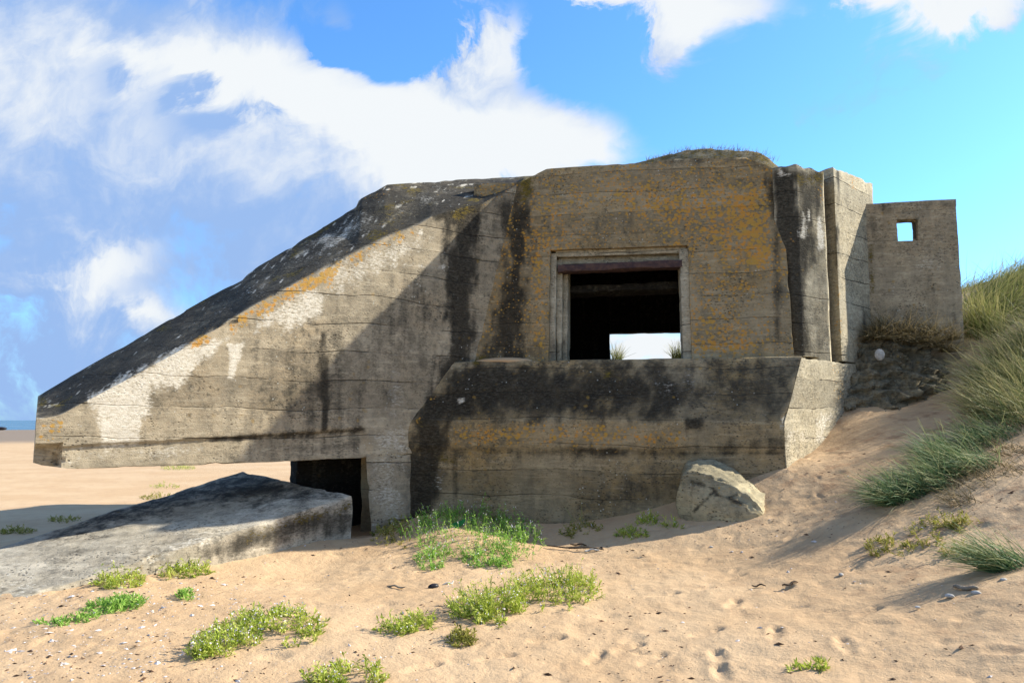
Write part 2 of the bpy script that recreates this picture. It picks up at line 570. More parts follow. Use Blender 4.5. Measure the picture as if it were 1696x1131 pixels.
M_ROCKET = plant_mat('sea_rocket_green', (0.14, 0.22, 0.03), (0.40, 0.48, 0.07), (0.62, 0.62, 0.19))
M_ROCKET_B = plant_mat('sea_rocket_bright', (0.08, 0.21, 0.03), (0.26, 0.47, 0.08), (0.48, 0.58, 0.18))
M_ROCKET_D = plant_mat('sea_rocket_olive', (0.10, 0.12, 0.02), (0.30, 0.29, 0.06), (0.50, 0.42, 0.14))
M_FLOWER = plant_mat('sea_rocket_flowers', (0.55, 0.48, 0.58), (0.70, 0.64, 0.70), (0.80, 0.78, 0.78), 0.2)
M_MARRAM = plant_mat('marram_blades', (0.045, 0.075, 0.03), (0.18, 0.21, 0.08), (0.55, 0.48, 0.24), 0.3)
M_MARRAM_G = plant_mat('marram_blue_green', (0.035, 0.10, 0.045), (0.13, 0.22, 0.095), (0.42, 0.42, 0.20), 0.3)
M_MARRAM_Y = plant_mat('marram_straw', (0.09, 0.12, 0.03), (0.26, 0.28, 0.08), (0.50, 0.43, 0.19), 0.3)
M_MARRAM_B = plant_mat('marram_dead', (0.06, 0.05, 0.025), (0.17, 0.14, 0.07), (0.36, 0.28, 0.15), 0.2)

# ------------------------------------------------------------------ layout frames
R = math.radians
LC = P(785, 602, 10.8)                      # inner corner of wing wall and front wall at ledge height
YW, YF, YG = R(33), R(9), R(45)
dW = np.array([math.cos(YW), math.sin(YW), 0]); nW = np.array([dW[1], -dW[0], 0])
dF = np.array([math.cos(YF), -math.sin(YF), 0]); nF = np.array([-math.sin(YF), -math.cos(YF), 0])
BAT = 0.1817
nB = nF + np.array([0, 0, BAT])
UP = np.array([0, 0, 1.0])
onW = lambda u, v: hit(u, v, LC, nW)
onF = lambda u, v: hit(u, v, LC, nB)
AC = onW(678, 700)
onA = lambda u, v: hit(u, v, AC, nF)
G0 = onA(1300, 745)
dG = np.array([math.cos(YG), math.sin(YG), 0]); nG = np.array([dG[1], -dG[0], 0])
onG = lambda u, v: hit(u, v, G0, nG)


def fr(p, wdt, z):
    """point in the front-wall frame: p along the wall, wdt inwards"""
    q = LC + dF * p - nF * wdt
    return np.array([q[0], q[1], z])


# ------------------------------------------------------------------ ground
ctrl = []
for u, v, D in [(100, 1131, 5.0), (848, 1131, 5.0), (1696, 1131, 4.3), (0, 1050, 6.0), (300, 1000, 6.7), (600, 1000, 6.7), (1000, 1000, 6.6), (500, 950, 8.2), (848, 905, 8.9),
                (0, 840, 14.5), (200, 860, 11.5), (540, 893, 9.5), (612, 890, 9.97), (690, 856, 10.0), (850, 868, 10.0), (1000, 868, 9.7), (1120, 832, 9.7), (1140, 859, 9.1), (1260, 838, 8.95),
                (1302, 778, 9.45), (1365, 739, 10.15), (1412, 690, 10.6), (1520, 658, 11.0), (1560, 610, 11.5), (1600, 520, 12.2), (1696, 452, 13.2), (1640, 480, 13.0),
                (1696, 580, 11.0), (1696, 710, 9.0), (1640, 745, 8.6), (1450, 832, 8.0), (1600, 885, 7.0), (1696, 1000, 5.3), (1250, 905, 8.0), (1350, 828, 8.75), (1400, 960, 6.6), (0, 1001, 6.86), (120, 968, 7.45), (235, 946, 7.95), (415, 908, 8.95), (520, 892, 9.35)]:
    ctrl.append(P(u, v, D))
for q in [(0, -5, 0), (0, 2, 0.0), (-8, 1, -.05), (8, 0, 1.4), (9, 5, 2.6), (12, 9, 4.0), (13, 15, 4.6), (9, 20, 3.4), (4, 21, 2.4), (2.2, 17, 2.45), (3.6, 16.5, 2.5), (-0.5, 18, 0.8), (-2.5, 14, 0.15),
          (-3, 20, 0.1), (-7, 10, -.02), (-14, 15, -.08), (-15, 6, -.05), (-12, 25, -.1), (-25, 25, -.2), (-4, 28, 0.1), (5, 29, 2.0), (16, 27, 4.2), (18, 3, 4.2), (5.4, 13.2, 2.8), (7.0, 13.2, 3.4)]:
    ctrl.append(np.array(q, float))
ctrl = np.array(ctrl)


def _phi(r2):
    return 0.5 * r2 * np.log(r2 + 1e-9)


_n = len(ctrl)
_A = np.zeros((_n + 3, _n + 3))
_d2 = ((ctrl[:, None, :2] - ctrl[None, :, :2]) ** 2).sum(-1)
_A[:_n, :_n] = _phi(_d2) + np.eye(_n) * 0.05
_A[:_n, _n] = 1; _A[:_n, _n + 1:] = ctrl[:, :2]
_A[_n, :_n] = 1; _A[_n + 1:, :_n] = ctrl[:, :2].T
_w = np.linalg.solve(_A, np.r_[ctrl[:, 2], 0, 0, 0])


def ground(x, y):
    x = np.atleast_1d(np.asarray(x, float)); y = np.atleast_1d(np.asarray(y, float))
    xc = np.clip(x, -28, 20); yc = np.clip(y, -6, 30)
    z = _w[_n] + _w[_n + 1] * xc + _w[_n + 2] * yc
    for k in range(_n):
        z = z + _w[k] * _phi((xc - ctrl[k, 0]) ** 2 + (yc - ctrl[k, 1]) ** 2)
    r = np.hypot(x, y)
    beach = -0.2 - np.clip(r - 35, 0, 1e9) * 0.0072 + 0.0 * x
    beach = np.where(r > 90, -0.60 - (r - 90) * 0.0046, beach)
    dune = 3.4 + 0.9 * np.sin(x * 0.11 + 1) * np.cos(y * 0.09)
    far = beach + (dune - beach) * sstep(x - 0.25 * np.clip(y - 25, 0, 1e9), 0, 22)
    k = sstep(np.maximum(np.maximum(-x / 26, (x - 0) / 19), np.maximum(y / 29, -y / 6)), 0.55, 1.0)
    return z * (1 - k) + far * k


def on_ground(u, v, lo=3.5, hi=40):
    r = ray(u, v)
    D = np.arange(lo, hi, 0.02)
    p = EYE + r[None] * (D / r[1])[:, None]
    g = ground(p[:, 0], p[:, 1])
    b = np.nonzero(p[:, 2] < g)[0]
    i = b[0] if len(b) else len(D) - 1
    return np.array([p[i, 0], p[i, 1], g[i]])


def micro(x, y):
    p = np.stack([x, y, np.zeros_like(x)], 1)
    near = np.exp(-np.clip(np.hypot(x, y) - 9, 0, 1e9) / 8)
    z = 0.035 * fbm(p, 0.9, 2) + (0.018 * fbm(p, 3.3, 2) + 0.007 * fbm(p, 11, 2)) * near
    tr = sstep(fbm(p + 31, 0.35, 2), -0.15, 0.35)        # trampled patches
    z += tr * near * 0.02 * np.abs(fbm(p + 5, 5.5, 2))
    # wind ripples on the flank of the dune
    q = np.stack([x * 2.2 + y * 1.2, y * 7 - x * 1.5, np.zeros_like(x)], 1)
    z += 0.012 * near * sstep(x, 1.5, 4.0) * fbm(q, 1.0, 2)
    return z


def axis(fine_lo, fine_hi, step, lo, hi, grow=1.13):
    a = list(np.arange(fine_lo, fine_hi + 1e-6, step))
    s = step
    while a[-1] < hi:
        s *= grow
        a.append(a[-1] + s)
    s = step
    while a[0] > lo:
        s *= grow
        a.insert(0, a[0] - s)
    return np.array(a)


def make_ground():
    xs = axis(-6.2, 7.2, 0.024, -900, 900)
    ys = axis(4.2, 11.6, 0.024, -60, 2500)
    X, Y = np.meshgrid(xs, ys, indexing='ij')
    x, y = X.ravel(), Y.ravel()
    z = ground(x, y) + micro(x, y)
    rs = np.random.RandomState(3)
    near = (x > -6.5) & (x < 7.5) & (y > 4) & (y < 11.8)
    ix = np.nonzero(near)[0]
    nx, ny = x[ix], y[ix]
    dz = np.zeros(len(ix))

    def dent(cx, cy, ang, a, b, dep):
        s = (np.abs(nx - cx) < 3 * a) & (np.abs(ny - cy) < 3 * a)
        ddx, ddy = nx[s] - cx, ny[s] - cy
        e = ((ddx * math.cos(ang) + ddy * math.sin(ang)) / a) ** 2 + ((-ddx * math.sin(ang) + ddy * math.cos(ang)) / b) ** 2
        dz[s] += -dep * np.exp(-e * e) + dep * 0.25 * np.exp(-((np.sqrt(e) - 1.45) / 0.4) ** 2)
    for k in range(380):
        cx, cy = rs.uniform(-5, 6), rs.uniform(4.3, 9.6)
        if rs.rand() < 0.35:
            cx = rs.uniform(1.5, 4.5); cy = rs.uniform(7, 10)
        a = rs.uniform(0.03, 0.11)
        dent(cx, cy, rs.normal(0.1, 0.5), a, a * rs.uniform(0.25, 0.6), a * rs.uniform(0.06, 0.16))
    for (u, v, ang) in [(1170, 1050, 20), (1285, 1052, 70), (1190, 1090, 85), (1195, 1115, 85), (1040, 1075, 30), (905, 1062, 15), (985, 1090, 60), (1290, 975, 20), (1215, 1000, 60),
                        (1080, 1090, 40), (1100, 985, 10), (820, 1090, 20), (700, 1105, 40), (1330, 1100, 20), (1400, 1070, 80), (1440, 1010, 30)]:
        g = on_ground(u, v)
        dent(g[0], g[1], R(ang), 0.13, 0.05, 0.016)
        dent(g[0] + 0.1 * math.cos(R(ang)), g[1] + 0.1 * math.sin(R(ang)), R(ang), 0.04, 0.045, 0.014)
    # little hummocks caught by the plants
    for (u, v, a, hgt) in [(780, 905, 0.55, 0.08), (735, 885, 0.4, 0.06), (850, 985, 0.5, 0.05), (960, 880, 0.35, 0.05), (1060, 880, 0.3, 0.05), (470, 1035, 0.4, 0.04), (690, 850, 0.28, 0.10)]:
        g = on_ground(u, v)
        dz += hgt * np.exp(-(((nx - g[0]) / a) ** 2 + ((ny - g[1]) / (a * 0.8)) ** 2))
    z[ix] += dz
    nxg, nyg = X.shape
    i = np.arange(nxg * nyg).reshape(nxg, nyg)
    fc = np.stack([i[:-1, :-1], i[1:, :-1], i[1:, 1:], i[:-1, 1:]], -1).reshape(-1, 4)
    me = bpy.data.meshes.new('sand')
    V = np.stack([x, y, z], 1)
    me.vertices.add(len(V)); me.vertices.foreach_set('co', V.astype(np.float32).ravel())
    me.loops.add(fc.size); me.loops.foreach_set('vertex_index', fc.astype(np.int32).ravel())
    me.polygons.add(len(fc)); me.polygons.foreach_set('loop_start', np.arange(0, fc.size, 4, dtype=np.int32))
    me.update(); me.validate()
    me.polygons.foreach_set('use_smooth', [True] * len(fc))
    o = bpy.data.objects.new('sand', me)
    COL.objects.link(o)
    o['kind'] = 'structure'
    m, t, b = new_mat('beach_sand')
    p = t.pos()
    px_, py_, pz_ = t.sep(p)
    n1 = t.noise(p, 0.55, 4, 0.6)
    n2 = t.noise(p, 4.5, 6, 0.65)
    n3 = t.noise(p, 90, 4, 0.7)
    c = t.mix(t.smooth(n1, 0.35, 0.65), (0.54, 0.38, 0.225), (0.49, 0.33, 0.185))
    c = t.mix(t.smooth(n2, 0.45, 0.8, 0.0, 0.5), c, (0.33, 0.205, 0.115))
    c = t.mix(t.smooth(n3, 0.55, 0.8, 0.0, 0.55), c, (0.25, 0.16, 0.09))
    c = t.mix(t.smooth(n3, 0.42, 0.25, 0.0, 0.4), c, (0.62, 0.46, 0.30))
    red = t.math('MULTIPLY', t.smooth(t.noise(t.scale(p, (1, 1.6, 1)), 2.6, 6, 0.7), 0.5, 0.66), t.smooth(px_, 1.5, 4.5))
    c = t.mix(t.math('MULTIPLY', red, 0.6), c, (0.22, 0.115, 0.06))
    wet = t.smooth(t.math('ADD', pz_, t.math('MULTIPLY', t.math('SUBTRACT', n1, 0.5), 0.2)), -0.50, -0.68)
    c = t.mix(wet, c, (0.22, 0.17, 0.125))
    t.l.new(c, b.inputs['Base Color'])
    h = t.math('ADD', t.math('MULTIPLY', n3, 0.25), t.math('MULTIPLY', t.noise(p, 26, 4, 0.65), 0.7))
    bp = t.n.new('ShaderNodeBump')
    bp.inputs['Strength'].default_value = 0.55
    bp.inputs['Distance'].default_value = 0.03
    t.l.new(h, bp.inputs['Height'])
    t.l.new(bp.outputs[0], b.inputs['Normal'])
    me.materials.append(m)
    return o


make_ground()

# sea
m, t, b = new_mat('sea_water')
p = t.pos()
b.inputs['Base Color'].default_value = (0.03, 0.10, 0.17, 1)
wv = t.noise(t.scale(p, (1, 1, 1)), 0.12, 6, 0.6)
foam = t.smooth(t.noise(t.scale(p, (0.02, 0.05, 1)), 1.0, 5, 0.6), 0.60, 0.68, 0, 0.7)
t.l.new(t.mix(foam, (0.035, 0.13, 0.20), (0.5, 0.55, 0.55)), b.inputs['Base Color'])
b.inputs['Roughness'].default_value = 0.25
bp = t.n.new('ShaderNodeBump'); bp.inputs['Strength'].default_value = 0.6; bp.inputs['Distance'].default_value = 0.4
t.l.new(wv, bp.inputs['Height']); t.l.new(bp.outputs[0], b.inputs['Normal'])
sea = build('sea', [(-9000, 60, -1.55), (9000, 60, -1.55), (9000, 9000, -1.55), (-9000, 9000, -1.55)], [(0, 1, 2, 3)], m, None, False)
sea['kind'] = 'structure'

# ------------------------------------------------------------------ bunker
BK = empty('bunker', (LC[0] + 1.5, LC[1] + 1, 0.3), 'weathered concrete bunker with long sloping wing wall and square embrasure, half sunk in sand', 'bunker')


def heights(pts, plane_pt, n, d, org):
    q = np.array([hit(u, v, plane_pt, n) for u, v in pts])
    return (q - org) @ d, q[:, 2]


def make_wing():
    TH = 1.3
    top_px = [(60, 693), (97, 687), (200, 632), (300, 577), (420, 505), (560, 432), (640, 393), (690, 373), (715, 358), (740, 350), (775, 341), (800, 336), (830, 320), (857, 304), (868, 296)]
    bot_px = [(57, 768), (66, 771), (95, 775), (124, 777), (250, 772), (340, 770), (495, 763), (605, 758), (680, 755), (760, 751), (868, 748)]
    back_px = [(62, 655), (120, 620), (200, 575), (340, 494), (404, 460), (409, 452), (500, 397), (588, 343), (595, 330), (640, 305), (700, 301), (760, 297), (860, 292), (885, 290)]
    tf, zf = heights(top_px, LC, nW, dW, LC)
    tb, zb = heights(bot_px, LC, nW, dW, LC)
    LB = LC - nW * TH
    tk, zk = heights(back_px, LB, nW, dW, LB)
    t0, t1 = tf[0], tf[-1] + 0.35
    k0, k1 = tk[0], tk[-1] + 0.2
    ns, nz, nb = 180, 90, 18
    s = np.linspace(0, 1, ns)
    T_ = t0 + (t1 - t0) * s
    TK = k0 + (k1 - k0) * s
    top = np.interp(T_, tf, zf); bot = np.interp(T_, tb, zb); bk = np.interp(TK, tk, zk)
    j = np.linspace(0, 1, nz)
    G = np.zeros((ns, nz, 3)); B = np.zeros((ns, nz, 3))
    for i in range(ns):
        z = bot[i] + (top[i] - bot[i]) * j
        G[i] = LC + dW * T_[i]; G[i, :, 2] = z
        zz = bot[i] + (bk[i] - bot[i]) * j
        B[i] = LB + dW * TK[i]; B[i, :, 2] = zz
    # the lowest board is set back and broken away at the free end
    u, v = project(G.reshape(-1, 3))
    sd = poly_sdf(u, v, [(50, 737), (99, 737), (97, 782), (40, 782)]) + 8 * fbm(G.reshape(-1, 3), 7, 3)
    band = poly_sdf(u, v, [(50, 739), (120, 738), (340, 726), (540, 714), (600, 711), (612, 740), (612, 790), (40, 800)]) + 3 * fbm(G.reshape(-1, 3), 5, 3)
    dep = 0.035 * sstep(band, -2, 3) + (0.15 + 0.05 * fbm(G.reshape(-1, 3), 9, 3)) * sstep(sd, -3, 4)
    G = G - nW * dep.reshape(ns, nz, 1)
    # ragged lower edge
    rg = 0.035 * np.maximum(0, fbm(np.stack([T_ * 3, T_ * 0, T_ * 0], 1), 1.5, 4))
    G[:, :3, 2] += (rg[:, None] * np.array([1, 0.6, 0.2])[None])

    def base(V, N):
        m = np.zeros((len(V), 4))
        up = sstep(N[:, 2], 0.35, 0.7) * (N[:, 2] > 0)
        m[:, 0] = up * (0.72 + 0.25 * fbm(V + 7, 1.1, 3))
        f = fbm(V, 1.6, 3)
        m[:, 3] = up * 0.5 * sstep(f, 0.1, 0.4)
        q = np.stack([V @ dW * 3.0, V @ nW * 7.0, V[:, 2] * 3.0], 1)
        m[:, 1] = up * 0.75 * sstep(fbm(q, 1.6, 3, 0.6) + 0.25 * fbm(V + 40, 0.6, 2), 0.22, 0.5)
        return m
    st = [
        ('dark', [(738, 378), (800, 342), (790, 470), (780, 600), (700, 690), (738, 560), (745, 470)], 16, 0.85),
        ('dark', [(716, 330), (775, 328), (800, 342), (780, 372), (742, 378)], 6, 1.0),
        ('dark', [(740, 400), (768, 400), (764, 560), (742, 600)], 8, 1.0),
        ('dark', [(528, 545), (545, 545), (540, 752), (530, 752)], 6, 0.85),
        ('dark', [(495, 570), (505, 575), (502, 660), (496, 660)], 5, 0.7),
        ('dark', [(340, 722), (530, 712), (610, 706), (610, 712), (530, 722), (345, 733)], 4, 0.8),
        ('dark', [(340, 735), (610, 716), (612, 750), (345, 765)], 16, 0.35),
        ('dark', [(430, 560), (740, 440), (735, 660), (540, 715), (400, 700)], 40, 0.33),  # broad algae tint that also paints in shade on the lower right
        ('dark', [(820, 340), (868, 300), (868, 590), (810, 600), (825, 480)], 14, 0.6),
        ('white', [(150, 655), (215, 620), (300, 575), (385, 555), (352, 585), (320, 610), (300, 635), (262, 645), (240, 690), (222, 736), (172, 736), (160, 690)], 10, 0.95),
        ('white', [(375, 568), (406, 566), (396, 600), (388, 628), (376, 628), (380, 595)], 3, 1.0),
        ('white', [(330, 570), (370, 565), (362, 585), (335, 590)], 5, 0.8),
        ('white', [(430, 520), (500, 480), (535, 485), (530, 530), (480, 548), (420, 548)], 12, 0.72),
        ('white', [(595, 432), (735, 441), (735, 444), (595, 436)], 2, 0.8),
        ('white', [(690, 378), (702, 382), (700, 390), (690, 386)], 2, 1.0),
        ('white', [(97, 742), (340, 735), (340, 752), (97, 768)], 8, 0.42),
        ('white', [(605, 720), (678, 690), (678, 750), (640, 750)], 10, 0.5),
        ('white', [(520, 440), (690, 385), (735, 395), (640, 450), (560, 500)], 16, 0.56),
        ('white', [(640, 600), (675, 600), (676, 700), (640, 710)], 14, 0.42),
        ('lichen', [(365, 545), (420, 505), (560, 430), (690, 372), (690, 384), (600, 425), (545, 455), (550, 470), (535, 470), (420, 530), (370, 560)], 7, 0.75),
        ('lichen', [(310, 560), (355, 545), (350, 570), (315, 578)], 6, 0.9),
        ('lichen', [(62, 695), (110, 690), (100, 725), (64, 730)], 10, 0.6),
        ('lichen', [(575, 425), (605, 410), (600, 432), (580, 440)], 4, 1.0),
        ('lichen', [(535, 445), (556, 440), (552, 475), (542, 475)], 4, 0.9),
        ('moss', [(735, 355), (775, 335), (790, 350), (760, 375)], 8, 0.6),
        ('moss', [(62, 655), (80, 650), (80, 672), (62, 680)], 6, 0.6),
        ('moss', [(595, 345), (720, 332), (720, 345), (660, 385), (620, 400)], 14, 0.35),
        ('moss', [(860, 290), (885, 290), (885, 345), (862, 350)], 8, 0.7),
        ('dark', [(590, 338), (700, 329), (800, 320), (800, 325), (700, 334), (590, 343)], 1.5, 1.0),
        ('dark', [(405, 458), (480, 446), (560, 430), (560, 435), (480, 451), (405, 463)], 1.5, 1.0),
        ('dark', [(262, 548), (330, 541), (395, 528), (395, 533), (330, 546), (262, 553)], 1.5, 1.0),
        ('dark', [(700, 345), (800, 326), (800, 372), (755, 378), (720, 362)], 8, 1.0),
        # pale crust lichen on the sloping top
        ('white', [(470, 425), (600, 352), (640, 352), (560, 405), (490, 425)], 12, 0.62),
        ('white', [(300, 540), (440, 455), (560, 375), (640, 350), (700, 310), (780, 310), (700, 350), (600, 400), (440, 490)], 20, 0.36),
        ('white', [(150, 655), (250, 600), (302, 570), (302, 576), (230, 618)], 3, 0.7),
        ('lichen', [(600, 330), (640, 306), (650, 312), (625, 328)], 6, 0.7),
        ('lichen', [(790, 325), (860, 296), (862, 304), (800, 338)], 8, 0.55),
    ]
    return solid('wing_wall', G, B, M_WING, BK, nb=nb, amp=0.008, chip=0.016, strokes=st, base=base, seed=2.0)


make_wing()


def sheet_px(on, bl, br, tr, tl, nu, nv, back, **kw):
    """quad on a plane given by its four photo corners"""
    a, b, c, d = on(*bl), on(*br), on(*tr), on(*tl)
    U = np.linspace(0, 1, nu)[:, None, None]; Vv = np.linspace(0, 1, nv)[None, :, None]
    G = (a * (1 - U) + b * U) * (1 - Vv) + (d * (1 - U) + c * U) * Vv
    return G, G + np.asarray(back)


# pier under the wing and the dark block behind it
G, B = sheet_px(onW, (618, 930), (680, 930), (680, 752), (605, 752), 20, 50, -nW * 0.8 + dW * 0.55)
G = G + nW * 0.004
solid('support_pier', G, B, M_WING, BK, amp=0.01, chip=0.03, seed=5.0, strokes=[
    ('white', [(606, 760), (676, 755), (676, 860), (615, 880)], 20, 0.5), ('dark', [(668, 755), (682, 755), (682, 870), (668, 870)], 5, 0.4)])
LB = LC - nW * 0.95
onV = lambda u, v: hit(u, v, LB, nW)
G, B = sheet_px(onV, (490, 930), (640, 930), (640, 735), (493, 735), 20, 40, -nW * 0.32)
solid('foundation_block', G, B, M_DARKC, BK, amp=0.03, chip=0.05, seed=8.0)  # black colour here is stain plus the shade under the wing


def make_front():
    """embrasure wall: battered sheet with the opening cut out"""
    top_px = [(866, 300), (880, 292), (893, 285), (905, 279), (985, 273), (1060, 269), (1120, 262), (1235, 259), (1262, 269), (1290, 283)]
    q = np.array([onF(u, v) for u, v in top_px])
    pt, zt = (q - LC) @ dF, q[:, 2]
    zb = 2.30
    h0, h1 = 2.30, 4.045
    p1, p2 = 1.06, 3.00
    pL, pR = -0.12, 4.33
    cols = np.r_[np.linspace(pL, p1, 34)[:-1], np.linspace(p1, p2, 50)[:-1], np.linspace(p2, pR, 36)]
    n1, n2 = 44, 34
    G = np.zeros((len(cols), n1 + n2 - 1, 3))
    for i, p in enumerate(cols):
        ztop = np.interp(p, pt, zt)
        z = np.r_[np.linspace(h0, h1, n1), np.linspace(h1, ztop, n2)[1:]]
        base = LC + dF * p
        inw = BAT * (z - LC[2])
        G[i, :, 0] = base[0] - nF[0] * inw
        G[i, :, 1] = base[1] - nF[1] * inw
        G[i, :, 2] = z
    holes = np.zeros((len(cols) - 1, n1 + n2 - 2), bool)
    cm = (cols[:-1] + cols[1:]) / 2
    holes[np.ix_((cm > p1) & (cm < p2), np.arange(n1 - 1))] = True
    B = G.copy()
    back = LC - nF * 0.85
    for k in (0, 1):
        pass
    for i, p in enumerate(cols):
        B[i, :, 0] = (back + dF * p)[0]
        B[i, :, 1] = (back + dF * p)[1]
        B[i, :, 2] = G[i, :, 2]
    st = [
        ('lichen', [(985, 300), (1100, 290), (1160, 285), (1275, 300), (1282, 440), (1270, 470), (1200, 450), (1140, 390), (1070, 380), (1000, 330)], 25, 0.62),
        ('lichen', [(1190, 330), (1270, 300), (1278, 440), (1230, 450)], 16, 0.8),
        ('lichen', [(1160, 560), (1240, 545), (1260, 580), (1220, 590), (1155, 588)], 10, 0.68),
        ('lichen', [(860, 380), (905, 400), (905, 590), (880, 560), (880, 460)], 16, 0.62),
        ('lichen', [(1175, 440), (1270, 470), (1250, 500), (1190, 480)], 14, 0.55),
        ('lichen', [(880, 310), (1000, 300), (1000, 330), (900, 400)], 20, 0.5),
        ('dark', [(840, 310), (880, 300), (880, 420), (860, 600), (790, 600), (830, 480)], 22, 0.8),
        ('dark', [(1262, 290), (1292, 290), (1295, 590), (1283, 590), (1280, 400)], 6, 0.6),
        ('dark', [(870, 560), (905, 570), (905, 595), (850, 597)], 8, 0.4),
        ('dark', [(1060, 262), (1240, 256), (1285, 282), (1280, 290), (1230, 266), (1060, 275)], 5, 0.5),
        ('moss', [(862, 290), (884, 292), (880, 330), (864, 340)], 8, 0.7),
        ('moss', [(785, 590), (810, 588), (805, 604), (780, 606)], 5, 0.7),
    ]
    solid('front_wall', G, B, M_FRONT, BK, holes=holes, nb=8, amp=0.010, chip=0.014, strokes=st, seed=11.0,
          base=lambda V, N: np.stack([0 * V[:, 0], 0 * V[:, 0], 0.34 + 0.45 * fbm(V + 3, 1.0, 3), 0 * V[:, 0]], 1))
    return p1, p2, h0, h1


P1, P2, H0, H1 = make_front()


def fbox(name, p0, p1, w0, w1, z0, z1, mat, parent=BK, n=(8, 8), amp=0.006, chip=0.01, skew=0.0, seed=0.0, base=None):
    nu, nv = n
    G = np.zeros((nu, nv, 3))
    for i, p in enumerate(np.linspace(p0, p1, nu)):
        for j, z in enumerate(np.linspace(z0, z1, nv)):
            G[i, j] = fr(p, w0 - 0.0, z + skew * (p - p0))
    B = G - nF * (w1 - w0)
    return solid(name, G, B, mat, parent, nb=4, amp=amp, chip=chip, seed=seed, base=base)


# stepped embrasure frame (each reveal strip one step deeper)
FRM = None
fb = lambda z: BAT * (z - LC[2])
EF = empty('embrasure_frame', (0, 0, 0), None, None)
EF.parent = BK
EF.location = (0, 0, 0)


def strip(name, p0, p1, dep, z0, z1, seed, mat=M_FLANK, thick=0.5):
    """reveal strip following the batter of the wall, its face 'dep' behind it"""
    nu, nv = 5, 40
    if p1 - p0 > 1: nu, nv = 60, 5
    G = np.zeros((nu, nv, 3))
    for i, p in enumerate(np.linspace(p0, p1, nu)):
        for j, z in enumerate(np.linspace(z0, z1, nv)):
            G[i, j] = fr(p, fb(z) + dep, z)
    B = G - nF * thick
    o = solid(name, G, B, mat, BK, nb=3, amp=0.006, chip=0.012, seed=seed, strokes=[('dark', [(900, 560), (1160, 560), (1160, 600), (900, 600)], 14, 0.35)])
    o.parent = EF
    o.matrix_parent_inverse.identity()
    return o


EF.location = (0, 0, 0)
strip('jamb', P1 - 0.02, P1 + 0.085, 0.07, 2.30, 4.02, 1.0)
strip('jamb', P1 + 0.08, P1 + 0.165, 0.16, 2.30, 3.93, 2.0)
strip('jamb', P1 + 0.16, P1 + 0.235, 0.27, 2.30, 3.86, 3.0)
strip('jamb', P2 - 0.115, P2 + 0.02, 0.05, 2.30, 4.02, 4.0)
strip('head', P1 + 0.05, P2 - 0.02, 0.075, 3.95, 4.08, 5.0)
strip('head', P1 + 0.10, P2 - 0.09, 0.18, 3.86, 3.96, 6.0)
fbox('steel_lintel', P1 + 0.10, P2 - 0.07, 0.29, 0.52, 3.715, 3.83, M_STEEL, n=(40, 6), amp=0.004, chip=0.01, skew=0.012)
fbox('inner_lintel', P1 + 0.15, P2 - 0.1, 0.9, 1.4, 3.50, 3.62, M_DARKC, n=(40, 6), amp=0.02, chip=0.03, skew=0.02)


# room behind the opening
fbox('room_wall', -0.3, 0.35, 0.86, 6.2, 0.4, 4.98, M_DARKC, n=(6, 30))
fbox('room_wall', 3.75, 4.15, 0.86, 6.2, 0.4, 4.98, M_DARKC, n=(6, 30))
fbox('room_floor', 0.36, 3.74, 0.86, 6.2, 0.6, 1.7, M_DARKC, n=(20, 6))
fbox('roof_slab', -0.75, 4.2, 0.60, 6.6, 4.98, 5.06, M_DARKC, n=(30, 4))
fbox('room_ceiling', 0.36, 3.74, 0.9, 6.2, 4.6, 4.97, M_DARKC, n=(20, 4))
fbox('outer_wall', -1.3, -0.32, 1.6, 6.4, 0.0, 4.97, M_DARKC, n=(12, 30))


def make_rear():
    W0 = 4.6
    RC = LC - nF * W0
    onR = lambda u, v: hit(u, v, RC, nF)
    a, b_ = onR(1010, 590), onR(1010, 551)
    pl = (a - LC) @ dF
    z1 = b_[2]
    z0 = 2.3
    pr = 3.6
    cols = np.r_[np.linspace(0.36, pl, 20)[:-1], np.linspace(pl, pr, 30)[:-1], np.linspace(pr, 3.74, 4)]
    rows = np.r_[np.linspace(1.71, z0, 8)[:-1], np.linspace(z0, z1, 14)[:-1], np.linspace(z1, 4.59, 24)]
    G = np.array([[fr(p, W0, z) for z in rows] for p in cols])
    cm, rm = (cols[1:] + cols[:-1]) / 2, (rows[1:] + rows[:-1]) / 2
    holes = np.outer((cm > pl) & (cm < pr), (rm > z0) & (rm < z1))
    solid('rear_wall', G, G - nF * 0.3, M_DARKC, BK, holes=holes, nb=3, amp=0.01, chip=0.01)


make_rear()


